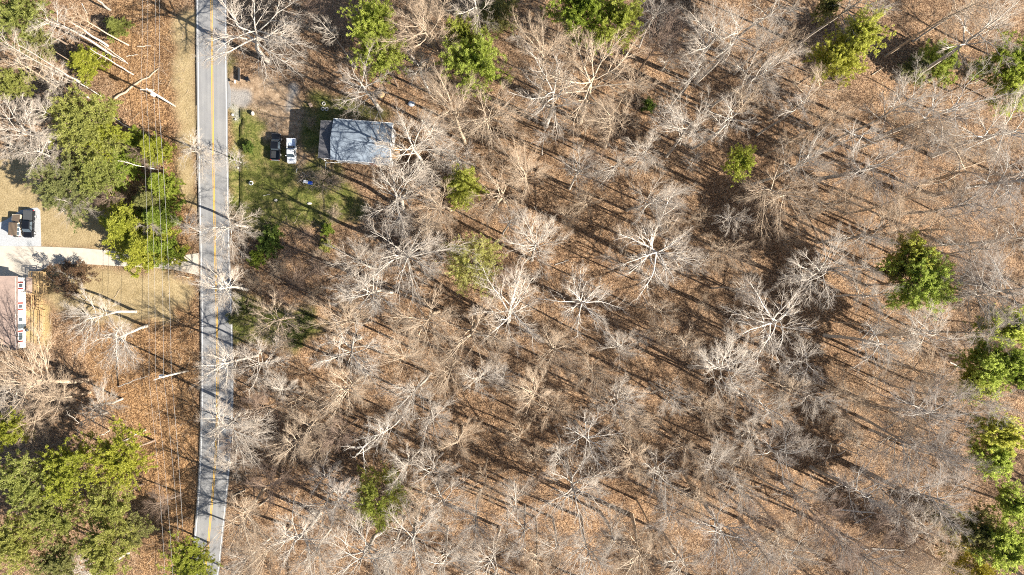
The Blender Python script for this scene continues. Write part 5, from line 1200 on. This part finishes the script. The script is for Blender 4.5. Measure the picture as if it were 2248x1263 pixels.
# ------------------------------------------------------------------ labels for the bare trees
LAND += [('the photo centre', 1124, 631), ('the middle of the bottom edge', 1124, 1263), ('the middle of the right edge', 2248, 631), ('the middle of the top edge', 1124, 0),
         ('the lower right corner', 2248, 1263), ('the upper right corner', 2248, 0), ('the upper bleached log', 1878, 1122), ('the lower bleached log', 1942, 1207), ('the small white fallen branch', 1233, 577),
         ('the dark shrub in the upper woods', 1422, 232), ('the short tan log at top right', 1851, 158), ('the green bramble patch', 645, 735)]
NOTABLE = [(1455, 565, 'large whitish star-shaped bare tree halfway between centre and right edge', 'the large star-shaped tree'),
           (1285, 652, 'whitish star-shaped bare tree just right of the photo centre', 'the smaller star-shaped tree'),
           (585, 78, 'huge wide-spreading bare tree overhanging the road at the top', 'the huge tree over the road'),
           (1680, 708, 'broad whitish bare tree midway between the star-shaped tree and the right pines', 'the broad whitish tree'),
           (1300, 165, 'broadest tan bare tree near the top edge, right of the two-tone pine', 'the broad tan tree near the top'),
           (1715, 445, 'wide hazy tan bare tree below right of the small lone green pine', 'the wide hazy tree'),
           (1282, 1095, 'wide pale bare tree in the lower middle with long radiating limbs', 'the wide tree at lower middle'),
           (1300, 968, 'whitish bare tree directly above the wide lower middle tree', 'the whitish tree at lower middle'),
           (925, 572, 'wide pale fan-shaped bare tree left of the yellow-green leafing tree', 'the wide fan-shaped tree'),
           (785, 782, 'wide pale bare tree below the clearing beside the road', 'the wide tree below the clearing'),
           (1588, 792, 'dense pale fan-shaped bare tree below left of the broad whitish tree', 'the dense fan-shaped tree'),
           (1725, 985, 'broad grey bare tree in the lower right woods', 'the broad grey tree')]
def in_frame(t): return -10 < t[1] < 2258 and -10 < t[2] < 1273
NOTED = {}
for nx_, ny_, lab, ph in NOTABLE:
    t = min((t for t in TREES if t[3] in ('fan', 'spreading') and id(t) not in NOTED), key=lambda t: math.hypot(t[1] - nx_, t[2] - ny_) - t[5] * 2)
    NOTED[id(t)] = lab; LAND.append((ph, t[1], t[2]))
ORD = ['nearest', 'second', 'third', 'fourth', 'fifth', 'sixth', 'seventh', 'eighth', 'ninth', 'tenth', 'eleventh', 'twelfth']
DIRS = ['right of', 'above right of', 'above', 'above left of', 'left of', 'below left of', 'below', 'below right of']
TONEW = {'pale': 'pale', 'grey': 'grey', 'tan': 'tan', 'brown': 'brown', 'white': 'whitish'}
KINDW = {'spreading': ('spreading', 'bare tree'), 'fan': ('fan-shaped', 'bare tree'), 'slender': ('slender', 'bare tree'), 'sapling': ('small', 'bare sapling'), 'snag': ('crooked', 'dead tree'), 'bush': ('low', 'twiggy bush')}
for kinds, cat, grp in ((('spreading', 'fan', 'slender', 'sapling', 'snag'), 'tree', 'bare trees of the winter woods'), (('bush',), 'bush', 'bare bushes beside the road and yard')):
    for t in TREES:
        if t[3] in kinds and not in_frame(t):
            tag(t[0], 'bare tree standing just beyond the edge of the photo', cat, grp)
        elif id(t) in NOTED and t[3] in kinds: tag(t[0], NOTED[id(t)], cat, grp)
    T = [t for t in TREES if t[3] in kinds and in_frame(t) and id(t) not in NOTED]
    best = [(99, 1e9, None)] * len(T)
    for phrase, lx, ly in LAND:
        octs = {}
        for i, t in enumerate(T):
            dx, dy = t[1] - lx, ly - t[2]; o = int(round(math.atan2(dy, dx) / (math.pi / 4))) % 8
            octs.setdefault(o, []).append((math.hypot(dx, dy), i))
        for o, lst in octs.items():
            for rk, (dist, i) in enumerate(sorted(lst)):
                if (rk, dist) < best[i][:2]: best[i] = (rk, dist, (o, phrase))
    for t, (rk, dist, info) in zip(T, best):
        adj, noun = KINDW[t[3]]
        w_ord = ORD[rk]
        tag(t[0], f'{adj} {TONEW[t[4]]} {noun}, {w_ord} {DIRS[info[0]]} {info[1]}', cat, grp)
